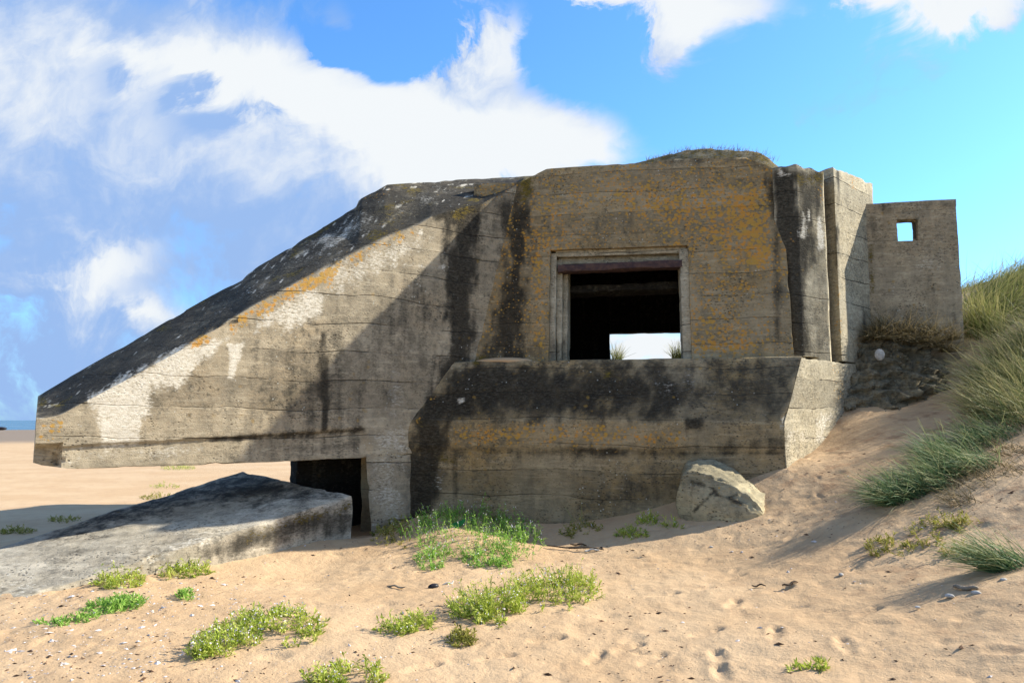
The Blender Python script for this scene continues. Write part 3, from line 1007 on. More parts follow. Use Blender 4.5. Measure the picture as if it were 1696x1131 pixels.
def make_apron():
    prof = []   # (photo row at left, photo row at right) pairs described on the apron's own planes
    # depth offset from LC plane, height
    zl = 2.42
    dA = (AC - LC) @ nF
    pts = [(-0.25, zl + 0.01), (0.0, zl), (0.20, zl - 0.01), (0.22, zl - 0.03), (0.36, 2.12), (0.50, 1.84), (dA - 0.01, 1.58), (dA, 1.50), (dA + 0.01, 1.25), (dA - 0.02, 1.20), (dA - 0.015, 0.9), (dA - 0.03, 0.2), (dA - 0.03, -0.5)]
    pr = loft_line(pts[::-1], 84)
    # right end follows the flank plane
    ns = 130
    G = np.zeros((ns, len(pr), 3))
    for j, (off, z) in enumerate(pr):
        q0 = LC + nF * off
        # p where this row meets the flank plane
        pe = np.dot(G0 - q0, nG) / np.dot(dF, nG)
        ps = np.linspace(-1.4, pe, ns)
        for i, p in enumerate(ps):
            G[i, j] = q0 + dF * p
            G[i, j, 2] = z
    G[:, :, 2] += (np.linspace(0, 1, ns)[:, None] - 0.5) * 0.02
    B = G - nF * 0.3
    st = [
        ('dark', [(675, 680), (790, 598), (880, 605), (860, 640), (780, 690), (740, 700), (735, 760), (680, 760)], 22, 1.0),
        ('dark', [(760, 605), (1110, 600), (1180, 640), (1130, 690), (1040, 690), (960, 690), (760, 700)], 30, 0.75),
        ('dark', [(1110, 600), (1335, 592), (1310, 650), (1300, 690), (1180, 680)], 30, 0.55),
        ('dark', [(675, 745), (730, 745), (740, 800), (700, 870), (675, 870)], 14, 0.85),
        ('dark', [(750, 745), (758, 745), (756, 870), (750, 870)], 3, 0.6), ('dark', [(780, 745), (790, 745), (786, 870), (780, 870)], 3, 0.6),
        ('dark', [(960, 742), (1140, 748), (1300, 746), (1300, 751), (960, 750)], 2, 0.9),
        ('dark', [(1130, 690), (1165, 690), (1160, 712), (1140, 712)], 6, 1.0),
        ('dark', [(1140, 735), (1300, 728), (1300, 745), (1140, 748)], 8, 0.5),
        ('dark', [(1080, 770), (1120, 760), (1115, 820), (980, 850), (960, 835)], 18, 0.45),
        ('dark', [(680, 735), (1140, 740), (1140, 760), (680, 755)], 6, 0.45),
        ('lichen', [(740, 705), (1000, 700), (1140, 715), (1120, 740), (760, 735)], 14, 0.55),
        ('lichen', [(690, 690), (702, 690), (702, 708), (690, 708)], 3, 0.9), ('lichen', [(712, 650), (724, 655), (720, 675), (708, 668)], 3, 0.9),
        ('white', [(1050, 620), (1160, 620), (1180, 650), (1090, 650)], 16, 0.36),
        ('white', [(1290, 690), (1303, 690), (1303, 712), (1292, 712)], 3, 0.8),
        ('white', [(718, 770), (738, 770), (736, 810), (720, 810)], 8, 0.5),
        ('white', [(760, 660), (768, 660), (768, 668), (760, 668)], 2, 1.0), ('white', [(812, 599), (836, 599), (836, 612), (812, 612)], 3, 0.4),
        ('moss', [(785, 595), (800, 595), (795, 606), (783, 606)], 4, 0.7), ('moss', [(995, 615), (1015, 615), (1012, 630), (998, 630)], 5, 0.6),
        ('moss', [(690, 690), (704, 692), (704, 706), (690, 706)], 3, 0.5),
        ('moss', [(720, 750), (760, 750), (755, 775), (725, 770)], 8, 0.5),
    ]
    return solid('apron', G, B, M_FRONT, BK, nb=5, amp=0.014, chip=0.025, strokes=st, seed=21.0)


make_apron()


def make_flank():
    # recessed pillar beside the embrasure wall, above the ledge
    R1t, R1b = onF(1318, 282), onF(1318, 592)
    r0 = onF(1284, 400)
    r1 = (R1t + R1b) / 2
    d1 = np.array([math.cos(R(24)), math.sin(R(24)), 0])
    gq = onG(1386, 450)
    # where the ray direction of face 1 meets the flank plane
    k = np.dot(G0 - r1, nG) / np.dot(d1, nG)
    k = min(max(k, 0.4), 0.9)
    r2 = r1 + d1 * k
    plan = loft_line([r0[:2] - nF[:2] * 0.05 , r1[:2] + (r0[:2] - r1[:2]) * 0.25, r1[:2] + (r2[:2] - r1[:2]) * 0.12, r2[:2] - (dG[:2]) * 0.03], 40)
    top = np.interp(np.linspace(0, 1, 40), [0, 0.3, 0.5, 1], [5.12, 5.13, 5.13, 5.09]) + 0.015 * np.sin(np.arange(40) * 0.5)
    nz = 70
    G = np.zeros((40, nz, 3))
    for i in range(40):
        G[i, :, :2] = plan[i]
        G[i, :, 2] = np.linspace(2.3, top[i], nz)
    back = np.array([0.25, 0.62, 0])
    solid('pillar', G, G + back, M_FLANK, BK, nb=6, amp=0.012, chip=0.02, seed=31.0, strokes=[
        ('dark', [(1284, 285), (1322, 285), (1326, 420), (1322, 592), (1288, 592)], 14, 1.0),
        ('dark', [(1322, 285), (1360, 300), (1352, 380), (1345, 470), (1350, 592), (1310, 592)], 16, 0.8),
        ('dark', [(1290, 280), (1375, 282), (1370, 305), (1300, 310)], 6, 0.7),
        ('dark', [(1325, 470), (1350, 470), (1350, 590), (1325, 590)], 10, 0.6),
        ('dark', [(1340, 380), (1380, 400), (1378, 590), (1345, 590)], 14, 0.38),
        ('white', [(1327, 350), (1333, 350), (1338, 378), (1334, 396), (1325, 388)], 3, 1.0),
        ('white', [(1338, 344), (1343, 346), (1343, 368), (1338, 368)], 2, 1.0),
        ('white', [(1352, 362), (1358, 358), (1367, 385), (1366, 412), (1355, 414), (1349, 390)], 3, 1.0),
        ('white', [(1291, 280), (1308, 288), (1304, 294), (1290, 290)], 2, 0.9),
        ('lichen', [(1352, 305), (1370, 305), (1368, 335), (1358, 330)], 5, 0.7), ('lichen', [(1306, 380), (1318, 385), (1318, 405), (1308, 402)], 4, 0.55),
        ('moss', [(1315, 285), (1370, 285), (1365, 312), (1320, 305)], 8, 0.55)])
    # flank face on the splayed plane: upper part right of the groove, lower part down to the apron's corner
    def sheet(left_px, right_px, rows_v, nu, nz):
        pass
    gt = lambda u, v: np.dot(onG(u, v) - G0, dG)
    zt_px = [(1388, 279), (1410, 286), (1437, 300), (1450, 305)]
    tq = np.array([gt(u, v) for u, v in zt_px]); zq = np.array([onG(u, v)[2] for u, v in zt_px])
    tL, tR = gt(1388, 450), gt(1441, 400) + 0.25
    nu = 44
    ts = np.linspace(tL, tR, nu)
    G = np.zeros((nu, 80, 3))
    for i, tt in enumerate(ts):
        G[i, :, :2] = (G0 + dG * tt)[:2]
        G[i, :, 2] = np.linspace(2.425, np.interp(tt, tq, zq), 80)
    solid('flank_wall', G, G + np.array([-0.25, 0.62, 0]), M_FLANK, BK, nb=5, amp=0.008, chip=0.02, seed=41.0, strokes=[
        ('lichen', [(1410, 290), (1418, 292), (1416, 312), (1410, 308)], 3, 0.8), ('lichen', [(1384, 470), (1390, 470), (1390, 600), (1384, 600)], 3, 0.6),
        ('dark', [(1386, 282), (1391, 282), (1389, 440), (1385, 440)], 2, 0.7),
        ('dark', [(1436, 480), (1446, 480), (1430, 620), (1405, 640)], 12, 0.5)])
    # lower flank: profile of the apron swept along the splayed plane
    dA = (AC - LC) @ nF
    prof = loft_line([(dA - 0.03, -0.6), (dA - 0.03, 0.9), (dA, 1.22), (dA, 1.50), (dA - 0.01, 1.58), (0.50, 1.84), (0.36, 2.12), (0.22, 2.39), (0.20, 2.41)], 70)
    nu = 60
    G = np.zeros((nu, len(prof), 3))
    for j, (off, z) in enumerate(prof):
        q0 = LC + nF * off
        pe = np.dot(G0 - q0, nG) / np.dot(dF, nG)
        s0 = np.dot(q0 + dF * pe - G0, dG) + 0.003
        for i in range(nu):
            G[i, j] = G0 + dG * (s0 + (tR - s0) * (i / (nu - 1)) ** 1.0) + nG * 0.004
            G[i, j, 2] = z
    solid('lower_flank', G, G + np.array([-0.2, 0.55, 0]), M_FLANK, BK, nb=4, amp=0.008, chip=0.02, seed=51.0, strokes=[
        ('white', [(1350, 680), (1375, 690), (1365, 730), (1345, 735)], 8, 0.6), ('white', [(1300, 710), (1345, 700), (1345, 735), (1303, 740)], 8, 0.45),
        ('lichen', [(1382, 600), (1396, 640), (1394, 680), (1384, 660)], 5, 0.4)])


make_flank()


# annex wall with the small square hole
def make_annex():
    AN = onG(1440, 480) + dG * 0.02
    onN = lambda u, v: hit(u, v, AN, nF)
    pn = lambda u, v: (onN(u, v) - LC) @ dF
    zn = lambda u, v: onN(u, v)[2]
    p0, p1 = pn(1438, 400) - 0.05, pn(1588, 400)
    ztl, ztr = zn(1438, 337), zn(1588, 329)
    ha, hb = pn(1487, 380), pn(1520, 380)
    hz0, hz1 = zn(1503, 398), zn(1503, 363)
    cols = np.r_[np.linspace(p0, ha, 18)[:-1], np.linspace(ha, hb, 8)[:-1], np.linspace(hb, p1, 22)]
    rows = np.r_[np.linspace(1.2, hz0, 56)[:-1], np.linspace(hz0, hz1, 9)[:-1], np.linspace(hz1, ztl, 10)]
    wN = -(AN - LC) @ nF
    G = np.zeros((len(cols), len(rows), 3))
    for i, p in enumerate(cols):
        top = ztl + (ztr - ztl) * (p - p0) / (p1 - p0)
        for j, z in enumerate(rows):
            zz = z if z <= hz1 else hz1 + (z - hz1) * (top - hz1) / (ztl - hz1)
            G[i, j] = fr(p, wN, zz)
    cm, rm = (cols[1:] + cols[:-1]) / 2, (rows[1:] + rows[:-1]) / 2
    holes = np.outer((cm > ha) & (cm < hb), (rm > hz0) & (rm < hz1))
    solid('lookout_wall', G, G - nF * 0.26, M_ANNEX, BK, holes=holes, nb=5, amp=0.008, chip=0.012, seed=61.0, strokes=[
        ('dark', [(1438, 337), (1588, 329), (1588, 345), (1450, 352), (1452, 420), (1445, 520), (1438, 520)], 8, 0.45),
        ('dark', [(1489, 365), (1518, 365), (1518, 396), (1489, 396)], 0.5, 0.9),  # jamb of the hole coloured dark, standing for its shade
        ('dark', [(1440, 500), (1597, 500), (1597, 540), (1440, 540)], 20, 0.25),
        ('moss', [(1438, 400), (1448, 400), (1450, 500), (1440, 510)], 4, 0.55),
        ('white', [(1515, 430), (1560, 432), (1560, 450), (1515, 450)], 8, 0.45)])


make_annex()


# mossy crust of earth on the roof
def make_mound():
    sil = [(1050, 271), (1065, 265), (1095, 257), (1128, 248), (1160, 245), (1190, 244), (1225, 247), (1250, 249), (1272, 260), (1292, 277), (1300, 284)]
    Q = LC - nF * 1.0
    on = lambda u, v: hit(u, v, Q, nF)
    q = np.array([on(*s) for s in sil])
    pp, zz = (q - LC) @ dF, q[:, 2]
    nu, nv = 60, 16
    G = np.zeros((nu, nv, 3)); B = G.copy()
    for i, p in enumerate(np.linspace(pp[0], pp[-1], nu)):
        top = np.interp(p, pp, zz)
        for j, f in enumerate(np.linspace(0, 1, nv)):
            G[i, j] = fr(p, 0.60 + 0.40 * f ** 1.5, 5.0 + (top - 5.0) * f)
            B[i, j] = fr(p, 1.9 + 0.2 * f, 5.0 + (top - 5.0) * f * 0.8)
    solid('roof_crust', G, B, M_RUBBLE, BK, nb=6, amp=0.03, chip=0.03, seed=71.0, base=lambda V, N: np.tile([0.1, 0, 0.25, 0.45], (len(V), 1)))
    return pp, zz


MP, MZ = make_mound()

# ------------------------------------------------------------------ fallen slab, broken block, bank
def make_slab():
    FR, FL, BKp = P(583, 820, 9.55), P(0, 1000, 6.9), P(402, 780, 10.9)
    n = np.cross(FR - FL, BKp - FL); n /= np.linalg.norm(n)
    if n[2] < 0: n = -n
    onS = lambda u, v: hit(u, v, FR, n)
    FL2 = FL + (FL - FR) * 0.45
    bl = onS(0, 906)
    BL2 = bl + (bl - BKp) * 0.5
    nu, nv = 120, 50
    front = loft_line([FL2, FR], nu)
    back = loft_line([BL2, bl, onS(185, 846), BKp], nu)
    G = np.zeros((nu, nv, 3))
    for j, f in enumerate(np.linspace(0, 1, nv)):
        G[:, j] = front * (1 - f) + back * f
    B = G - np.array([0, 0, 1]) * 0.72
    st = [('dark', [(150, 850), (400, 778), (585, 818), (440, 840), (330, 830), (200, 870), (60, 905)], 22, 0.66),
          ('dark', [(300, 810), (400, 778), (500, 800), (440, 815), (350, 830)], 20, 0.62),
          ('dark', [(60, 940), (130, 895), (145, 905), (100, 960)], 14, 0.4),
          ('moss', [(405, 880), (583, 822), (590, 845), (470, 872), (410, 895)], 8, 0.5),
          ('dark', [(405, 880), (583, 822), (594, 880), (500, 890), (405, 915), (300, 930)], 12, 0.62),
          ('white', [(220, 920), (480, 835), (470, 855), (240, 935)], 14, 0.5), ('white', [(0, 925), (60, 905), (60, 985), (0, 1000)], 14, 0.35),
          ('white', [(440, 815), (520, 808), (500, 825), (440, 830)], 8, 0.3)]
    o = solid('fallen_slab', G, B, M_SLAB, None, nb=14, amp=0.018, chip=0.03, strokes=st, seed=81.0)
    return tag(o, 'long tilted grey concrete slab half buried in sand, leaning up under the wing wall of the bunker', 'concrete slab')


make_slab()


def lump(name, outline, D, depth, mat, parent=None, amp=0.04, tilt=0.25, strokes=(), nu=48, nv=30, seed=0.0, bulge=0.25, sharp=30, scale=3.0, ridged=False):
    """chunk with the given photo outline (left edge / right edge per row), its own depth and a bulged face"""
    rows = len(outline)
    L_ = np.array([P(a, v, D) for (a, b_, v) in outline]); R_ = np.array([P(b_, v, D) for (a, b_, v) in outline])
    L_ = loft_line(L_, nv); R_ = loft_line(R_, nv)
    G = np.zeros((nu, nv, 3)); B = G.copy()
    for i, f in enumerate(np.linspace(0, 1, nu)):
        G[i] = L_ * (1 - f) + R_ * f
    zmin = G[..., 2].min(); zmax = G[..., 2].max()
    hfr = (G[..., 2] - zmin) / (zmax - zmin)
    f = np.linspace(0, 1, nu)[:, None]
    G[..., 1] += tilt * hfr - bulge * (1 - (2 * f - 1) ** 2) * (1 - hfr ** 3)
    B = G.copy()
    B[..., 1] += depth
    B[..., 2] = zmin + (B[..., 2] - zmin) * 0.8
    o = solid(name, G, B, mat, parent, nb=10, amp=amp, chip=0.05, strokes=strokes, seed=seed, scale=scale, sharp=sharp)
    return o


def make_block():
    """broken triangular chunk: clean cast front face, rough broken slope falling to the right"""
    FBL, FBR = P(1128, 872, 9.2), P(1272, 862, 8.75)
    top = [(1120, 838), (1122, 806), (1128, 785), (1138, 778), (1160, 780), (1184, 789), (1214, 803), (1242, 822), (1258, 838), (1266, 850)]
    nrm = np.cross(FBR - FBL, UP); nrm /= np.linalg.norm(nrm)
    on = lambda u, v: hit(u, v, FBL, nrm)
    q = np.array([on(*s) for s in top])
    nu, nv = 56, 36
    Tq = loft_line(q, nu)
    bt = loft_line([on(1132, 872), on(1200, 875), on(1272, 866)], nu)
    G = np.zeros((nu, nv, 3))
    for j, f in enumerate(np.linspace(0, 1, nv)):
        G[:, j] = bt * (1 - f) + Tq * f
        G[:, j] += nrm * (0.16 * np.sin(np.pi * np.clip(np.linspace(0, 1, nu), 0, 1)) ** 0.6 * (1 - f ** 2))[:, None]
    B = G.copy()
    nb_ = FBL + np.array([0.15, 0.55, 0])
    sil = [(1128, 800), (1132, 775), (1140, 762), (1158, 758), (1184, 762), (1214, 776), (1244, 796), (1270, 820), (1278, 840)]
    onb = lambda u, v: hit(u, v, nb_, nrm)
    Tb = loft_line(np.array([onb(*q_) for q_ in sil]), nu)
    for j, f in enumerate(np.linspace(0, 1, nv)):
        B[:, j] = (bt + np.array([0.12, 0.5, 0])) * (1 - f) + Tb * f
    st = [('dark', [(1146, 790), (1150, 790), (1146, 855), (1142, 855)], 1.5, 0.55), ('dark', [(1140, 790), (1185, 806), (1183, 812), (1140, 796)], 2, 0.8),
          ('dark', [(1183, 808), (1188, 812), (1150, 848), (1146, 846)], 1.5, 0.8), ('dark', [(1185, 815), (1235, 835), (1240, 850), (1232, 836), (1184, 820)], 2, 0.8),
          ('dark', [(1122, 850), (1262, 846), (1262, 862), (1122, 864)], 6, 0.3), ('dark', [(1205, 822), (1222, 815), (1224, 818), (1207, 826)], 1.5, 0.7), ('moss', [(1140, 775), (1180, 800), (1160, 805), (1135, 790)], 8, 0.35), ('lichen', [(1190, 800), (1230, 820), (1230, 835), (1190, 815)], 8, 0.32)]
    o = solid('broken_block', G, B, M_BLOCK, None, nb=18, amp=0.045, chip=0.04, strokes=st, seed=91.0, scale=2.0, sharp=0)
    # crush the broken upper slope
    me = o.data
    co = np.zeros(len(me.vertices) * 3); me.vertices.foreach_get('co', co); co = co.reshape(-1, 3)
    no = np.zeros(len(me.vertices) * 3); me.vertex_normals.foreach_get('vector', no); no = no.reshape(-1, 3)
    k = sstep(no[:, 2] + 0.3 * no[:, 0], 0.25, 0.6)
    co += no * (k * (0.03 * np.abs(fbm(co + 3, 14, 3)) + 0.04 * fbm(co, 7, 2)))[:, None]
    me.vertices.foreach_set('co', co.ravel()); me.update()
    return tag(o, 'cracked yellowish concrete chunk with rough broken slope, lying against the bunker apron', 'concrete block')


make_block()

o = lump('rubble_bank', [(1425, 1560, 545), (1418, 1585, 575), (1410, 1600, 605), (1400, 1600, 635), (1392, 1575, 665), (1385, 1545, 695), (1375, 1500, 730)], 10.62, 1.6, M_RUBBLE, None, amp=0.12, tilt=0.8, bulge=0.12, nu=90, nv=70, seed=101.0, scale=2.6, sharp=0,
         strokes=[('dark', [(1480, 605), (1560, 600), (1580, 622), (1540, 628), (1490, 622)], 5, 0.9), ('dark', [(1405, 615), (1470, 620), (1465, 635), (1410, 630)], 6, 0.8), ('dark', [(1400, 630), (1540, 640), (1520, 680), (1400, 690)], 14, 0.3)])
me = o.data
co = np.zeros(len(me.vertices) * 3); me.vertices.foreach_get('co', co); co = co.reshape(-1, 3)
no = np.zeros(len(me.vertices) * 3); me.vertex_normals.foreach_get('vector', no); no = no.reshape(-1, 3)
lay = np.stack([co[:, 0] * 2, co[:, 1] * 2, co[:, 2] * 9], 1)
hh = co[:, 2] * 5.5 + 1.6 * fbm(co + 20, 1.6, 3)
co += no * (0.13 * (hh - np.floor(hh)) - 0.06)[:, None]
co += no * (0.09 * np.abs(fbm(lay, 1.0, 3)) + 0.08 * fbm(co + 9, 5, 4) + 0.02 * fbm(co, 17, 3))[:, None]
me.vertices.foreach_set('co', co.ravel()); me.update()
tag(o, 'dark crumbling bank of rubble and earth wedged below the lookout wall beside the bunker flank', 'rubble bank')


def blob(name, c, rx, ry, rz, mat, label, cat, rot=0.0, amp=0.15, seed=0.0, seg=14, group=None):
    vs, fs = [], []
    nr = seg // 2
    for a in range(nr + 1):
        th = math.pi * a / nr
        for b_ in range(seg):
            ph = 2 * math.pi * b_ / seg
            vs.append((math.sin(th) * math.cos(ph), math.sin(th) * math.sin(ph), math.cos(th)))
    for a in range(nr):
        for b_ in range(seg):
            fs.append((a * seg + b_, (a + 1) * seg + b_, (a + 1) * seg + (b_ + 1) % seg, a * seg + (b_ + 1) % seg))
    V = np.array(vs)
    V *= (1 + amp * fbm(V + seed, 1.3, 3))[:, None]
    V *= np.array([rx, ry, rz])
    cr, sr = math.cos(rot), math.sin(rot)
    V = np.stack([V[:, 0] * cr - V[:, 1] * sr, V[:, 0] * sr + V[:, 1] * cr, V[:, 2]], 1) + np.asarray(c)
    o = build(name, V, fs, mat, None, True, 0)
    return tag(o, label, cat, group)


q = P(1457, 587, 11.03)
blob('pale_stone', q, 0.075, 0.035, 0.085, M_STONE, 'round whitish stone stuck in the dark rubble bank below the lookout wall', 'stone', amp=0.08, seed=3)

# ------------------------------------------------------------------ plants
rnd = np.random.RandomState(11)


def mesh_tone(name, V, Fc, tone, mat, parent):
    o = build(name, V, Fc, mat, parent, True, 0)
    a = o.data.attributes.new('tone', 'FLOAT', 'POINT')
    a.data.foreach_set('value', np.asarray(tone, np.float32))
    return o


def rocket(u, v, cells, label, n, hgt=0.2, mat=None, flowers=0.35, lean=(-0.2, 0.0), group='sea rocket plants on the sand'):
    """leafy beach plant: many short stems with narrow fleshy leaves; cells = (du, dv, ru, rv) photo-sized ellipses on the sand"""
    g0 = on_ground(u, v)
    g0[2] += float(micro(np.array([g0[0]]), np.array([g0[1]]))[0]) if True else 0
    root = empty('sea_rocket', g0, label, 'plant', group)
    V, Fc, tn = [], [], []
    V2, F2, t2 = [], [], []
    area = sum(c[2] * c[3] for c in cells)
    for (du, dv, ru, rv) in cells:
        cnt = max(4, int(n * (0.6 if n > 250 else 0.85) * ru * rv / area))
        c = on_ground(u + du, v + dv)
        e1 = on_ground(u + du + ru, v + dv) - c
        e2 = on_ground(u + du, v + dv - rv) - c
        l2 = np.linalg.norm(e2[:2])
        for k in range(cnt):
            a, r = rnd.uniform(0, 6.283), rnd.rand() ** 0.62 * 1.12
            x = c[0] + e1[0] * r * math.cos(a) + e2[0] * r * math.sin(a)
            y = c[1] + e1[1] * r * math.cos(a) + e2[1] * r * math.sin(a)
            if perlin(np.array([[x * 7, y * 7, 3.3]]))[0] < (-0.08 if n > 250 else -0.4):
                continue
            edge = 1 - 0.5 * r * r
            z = float(ground(x, y)[0])
            b0 = np.array([x, y, z - 0.01])
            h = hgt * edge * 1.05 * rnd.uniform(0.35, 1.25)
            d = np.array([rnd.normal(0, 0.45) + lean[0] + 0.5 * math.cos(a) * r, rnd.normal(0, 0.45) + lean[1], 1.0])
            d /= np.linalg.norm(d)
            tone0 = np.clip(rnd.normal(0.45, 0.2), 0, 1)
            # stem
            s = np.cross(d, rnd.normal(size=3)); s /= np.linalg.norm(s)
            i = len(V)
            tip = b0 + d * h
            V += [b0 - s * 0.003, b0 + s * 0.003, tip + s * 0.0015, tip - s * 0.0015]
            Fc.append((i, i + 1, i + 2, i + 3)); tn += [tone0 * 0.9] * 4
            nl = rnd.randint(7, 13)
            for q_ in range(nl):
                f = rnd.uniform(0.15, 1.0)
                o0 = b0 + d * h * f
                ld = rnd.normal(size=3) * 0.75 + d * 0.7
                ld /= np.linalg.norm(ld)
                ll = rnd.uniform(0.024, 0.062) * (1.25 - 0.5 * f)
                sd = np.cross(ld, rnd.normal(size=3)); sd /= np.linalg.norm(sd)
                wd = rnd.uniform(0.003, 0.007)
                mid_ = o0 + ld * ll * 0.55 + UP * 0.004
                end = o0 + ld * ll
                i = len(V)
                V += [o0, mid_ + sd * wd, end, mid_ - sd * wd]
                Fc.append((i, i + 1, i + 2, i + 3))
                tt = np.clip(tone0 + rnd.normal(0, 0.15) + 0.25 * (f - 0.5), 0, 1)
                tn += [tt] * 4
            if rnd.rand() < flowers:
                for q_ in range(rnd.randint(2, 5)):
                    cpt = tip + rnd.normal(size=3) * 0.012
                    a1 = rnd.normal(size=3); a1 /= np.linalg.norm(a1)
                    a2 = np.cross(a1, rnd.normal(size=3)); a2 /= np.linalg.norm(a2)
                    sz = rnd.uniform(0.004, 0.008)
                    i = len(V2)
                    V2 += [cpt + a1 * sz, cpt + a2 * sz, cpt - a1 * sz, cpt - a2 * sz]
                    F2.append((i, i + 1, i + 2, i + 3)); t2 += [rnd.rand()] * 4
    mesh_tone('foliage', np.array(V), Fc, tn, mat or M_ROCKET, root)
    if V2:
        mesh_tone('flowers', np.array(V2), F2, t2, M_FLOWER, root)['kind'] = 'stuff'
    return root


rocket(775, 900, [(-75, -12, 34, 24), (-30, -18, 40, 28), (10, -32, 45, 18), (60, -20, 42, 26), (85, 5, 36, 22), (20, 5, 60, 28), (45, 22, 40, 14)], 'largest bright green sea rocket mound with lilac flowers, in front of the bunker apron', 1700, 0.30, M_ROCKET_B, 0.35)
rocket(715, 930, [(0, 0, 22, 16)], 'small round sea rocket tuft just below the left side of the largest mound', 130, 0.16, M_ROCKET_B, 0.3)
rocket(790, 930, [(0, 0, 22, 10), (40, 4, 18, 8)], 'low sea rocket fringe on the near foot of the largest mound', 140, 0.11, M_ROCKET_B, 0.2)
rocket(900, 985, [(20, 0, 60, 22), (50, -5, 36, 20), (-30, 12, 45, 18), (-95, 30, 50, 16), (-75, 20, 40, 16), (-120, 40, 30, 12), (-95, 42, 34, 12)], 'long trailing sea rocket plant stretching diagonally across the middle of the sand', 1500, 0.25, M_ROCKET, 0.35)
rocket(655, 1045, [(0, 0, 22, 9), (40, -8, 26, 12)], 'sparse yellow green sprig at the left tip of the long trailing plant', 120, 0.13, M_ROCKET, 0.1)
rocket(768, 1062, [(0, 0, 20, 10)], 'little yellowish sprig on its own below the long trailing plant', 70, 0.10, M_ROCKET_D, 0.05)
rocket(430, 1050, [(-75, 25, 38, 14), (-40, 5, 42, 16), (10, -12, 48, 18), (60, -15, 44, 20), (70, 8, 34, 14), (-90, 40, 20, 8)], 'wide flowering sea rocket patch in the left foreground', 950, 0.16, M_ROCKET, 0.6)
rocket(590, 1122, [(0, 0, 45, 16), (-60, 12, 40, 8)], 'sea rocket patch cut off by the bottom edge of the photo', 300, 0.13, M_ROCKET, 0.5)
rocket(195, 962, [(0, 0, 36, 14)], 'bushy sea rocket tuft against the near edge of the fallen slab', 200, 0.16, M_ROCKET, 0.1)
rocket(190, 1003, [(20, -4, 30, 8), (-15, 4, 30, 8)], 'dark green trailing strip of sea rocket among shell bits', 170, 0.09, M_ROCKET_B, 0.1)
rocket(100, 1035, [(0, 0, 40, 6), (35, -10, 25, 6)], 'thin dark green sprig creeping over shelly sand at the far left', 70, 0.07, M_ROCKET_B, 0.05)
rocket(315, 945, [(0, 0, 32, 10), (-30, 6, 18, 6)], 'low sea rocket tuft on sand below the grassy slab edge', 150, 0.12, M_ROCKET, 0.05)
rocket(310, 988, [(0, 0, 15, 5)], 'tiny green sprig alone on the sand left of centre', 30, 0.08, M_ROCKET_B, 0.0)
rocket(970, 880, [(0, 0, 26, 8), (-30, 8, 16, 4)], 'small tuft with a tall bent straw, right of the largest mound', 110, 0.15, M_ROCKET_D, 0.1)
rocket(1045, 888, [(0, 0, 24, 8)], 'small green tuft furthest right below the apron', 110, 0.13, M_ROCKET, 0.1)
rocket(1072, 870, [(0, 0, 20, 10), (40, 6, 14, 4)], 'airy flowering tuft close to the broken concrete block', 90, 0.17, M_ROCKET, 0.3)
rocket(635, 885, [(0, 0, 18, 8), (25, -15, 16, 14)], 'dark shaded weed at the foot of the pier under the wing wall', 130, 0.15, M_ROCKET_D, 0.0)
rocket(1520, 905, [(-40, 8, 40, 16), (10, -8, 34, 16), (40, -35, 34, 14), (80, -30, 30, 14), (60, 12, 30, 10)], 'straggly olive creeping plant on the dune slope at the right', 380, 0.14, M_ROCKET_D, 0.02)
rocket(1335, 1110, [(0, 0, 30, 6), (25, -8, 12, 4)], 'tiny sparse sprig in the right foreground sand', 35, 0.06, M_ROCKET, 0.0)
rocket(350, 915, [(0, 0, 60, 8), (50, -10, 35, 8)], 'fringe of green grass along the near edge of the fallen slab', 330, 0.17, M_ROCKET_D, 0.0, group=None)
rocket(262, 825, [(0, 0, 28, 4)], 'dark green weed on the shaded sand behind the fallen slab', 80, 0.16, M_ROCKET_D, 0.0)
rocket(28, 882, [(0, 0, 26, 3)], 'brownish low weed on shaded sand at the far left edge', 60, 0.14, M_ROCKET_D, 0.0)
rocket(105, 862, [(0, 0, 22, 3)], 'thin dark weed on the shaded sand behind the slab, between two others', 40, 0.14, M_ROCKET_D, 0.0)
rocket(295, 776, [(0, 0, 26, 2)], 'yellow green patch on the sunny beach seen just under the wing wall', 110, 0.3, M_ROCKET, 0.0)
rocket(272, 806, [(0, 0, 22, 2)], 'faint green patch on the sunny beach above the dark shaded weed', 40, 0.15, M_ROCKET, 0.0)


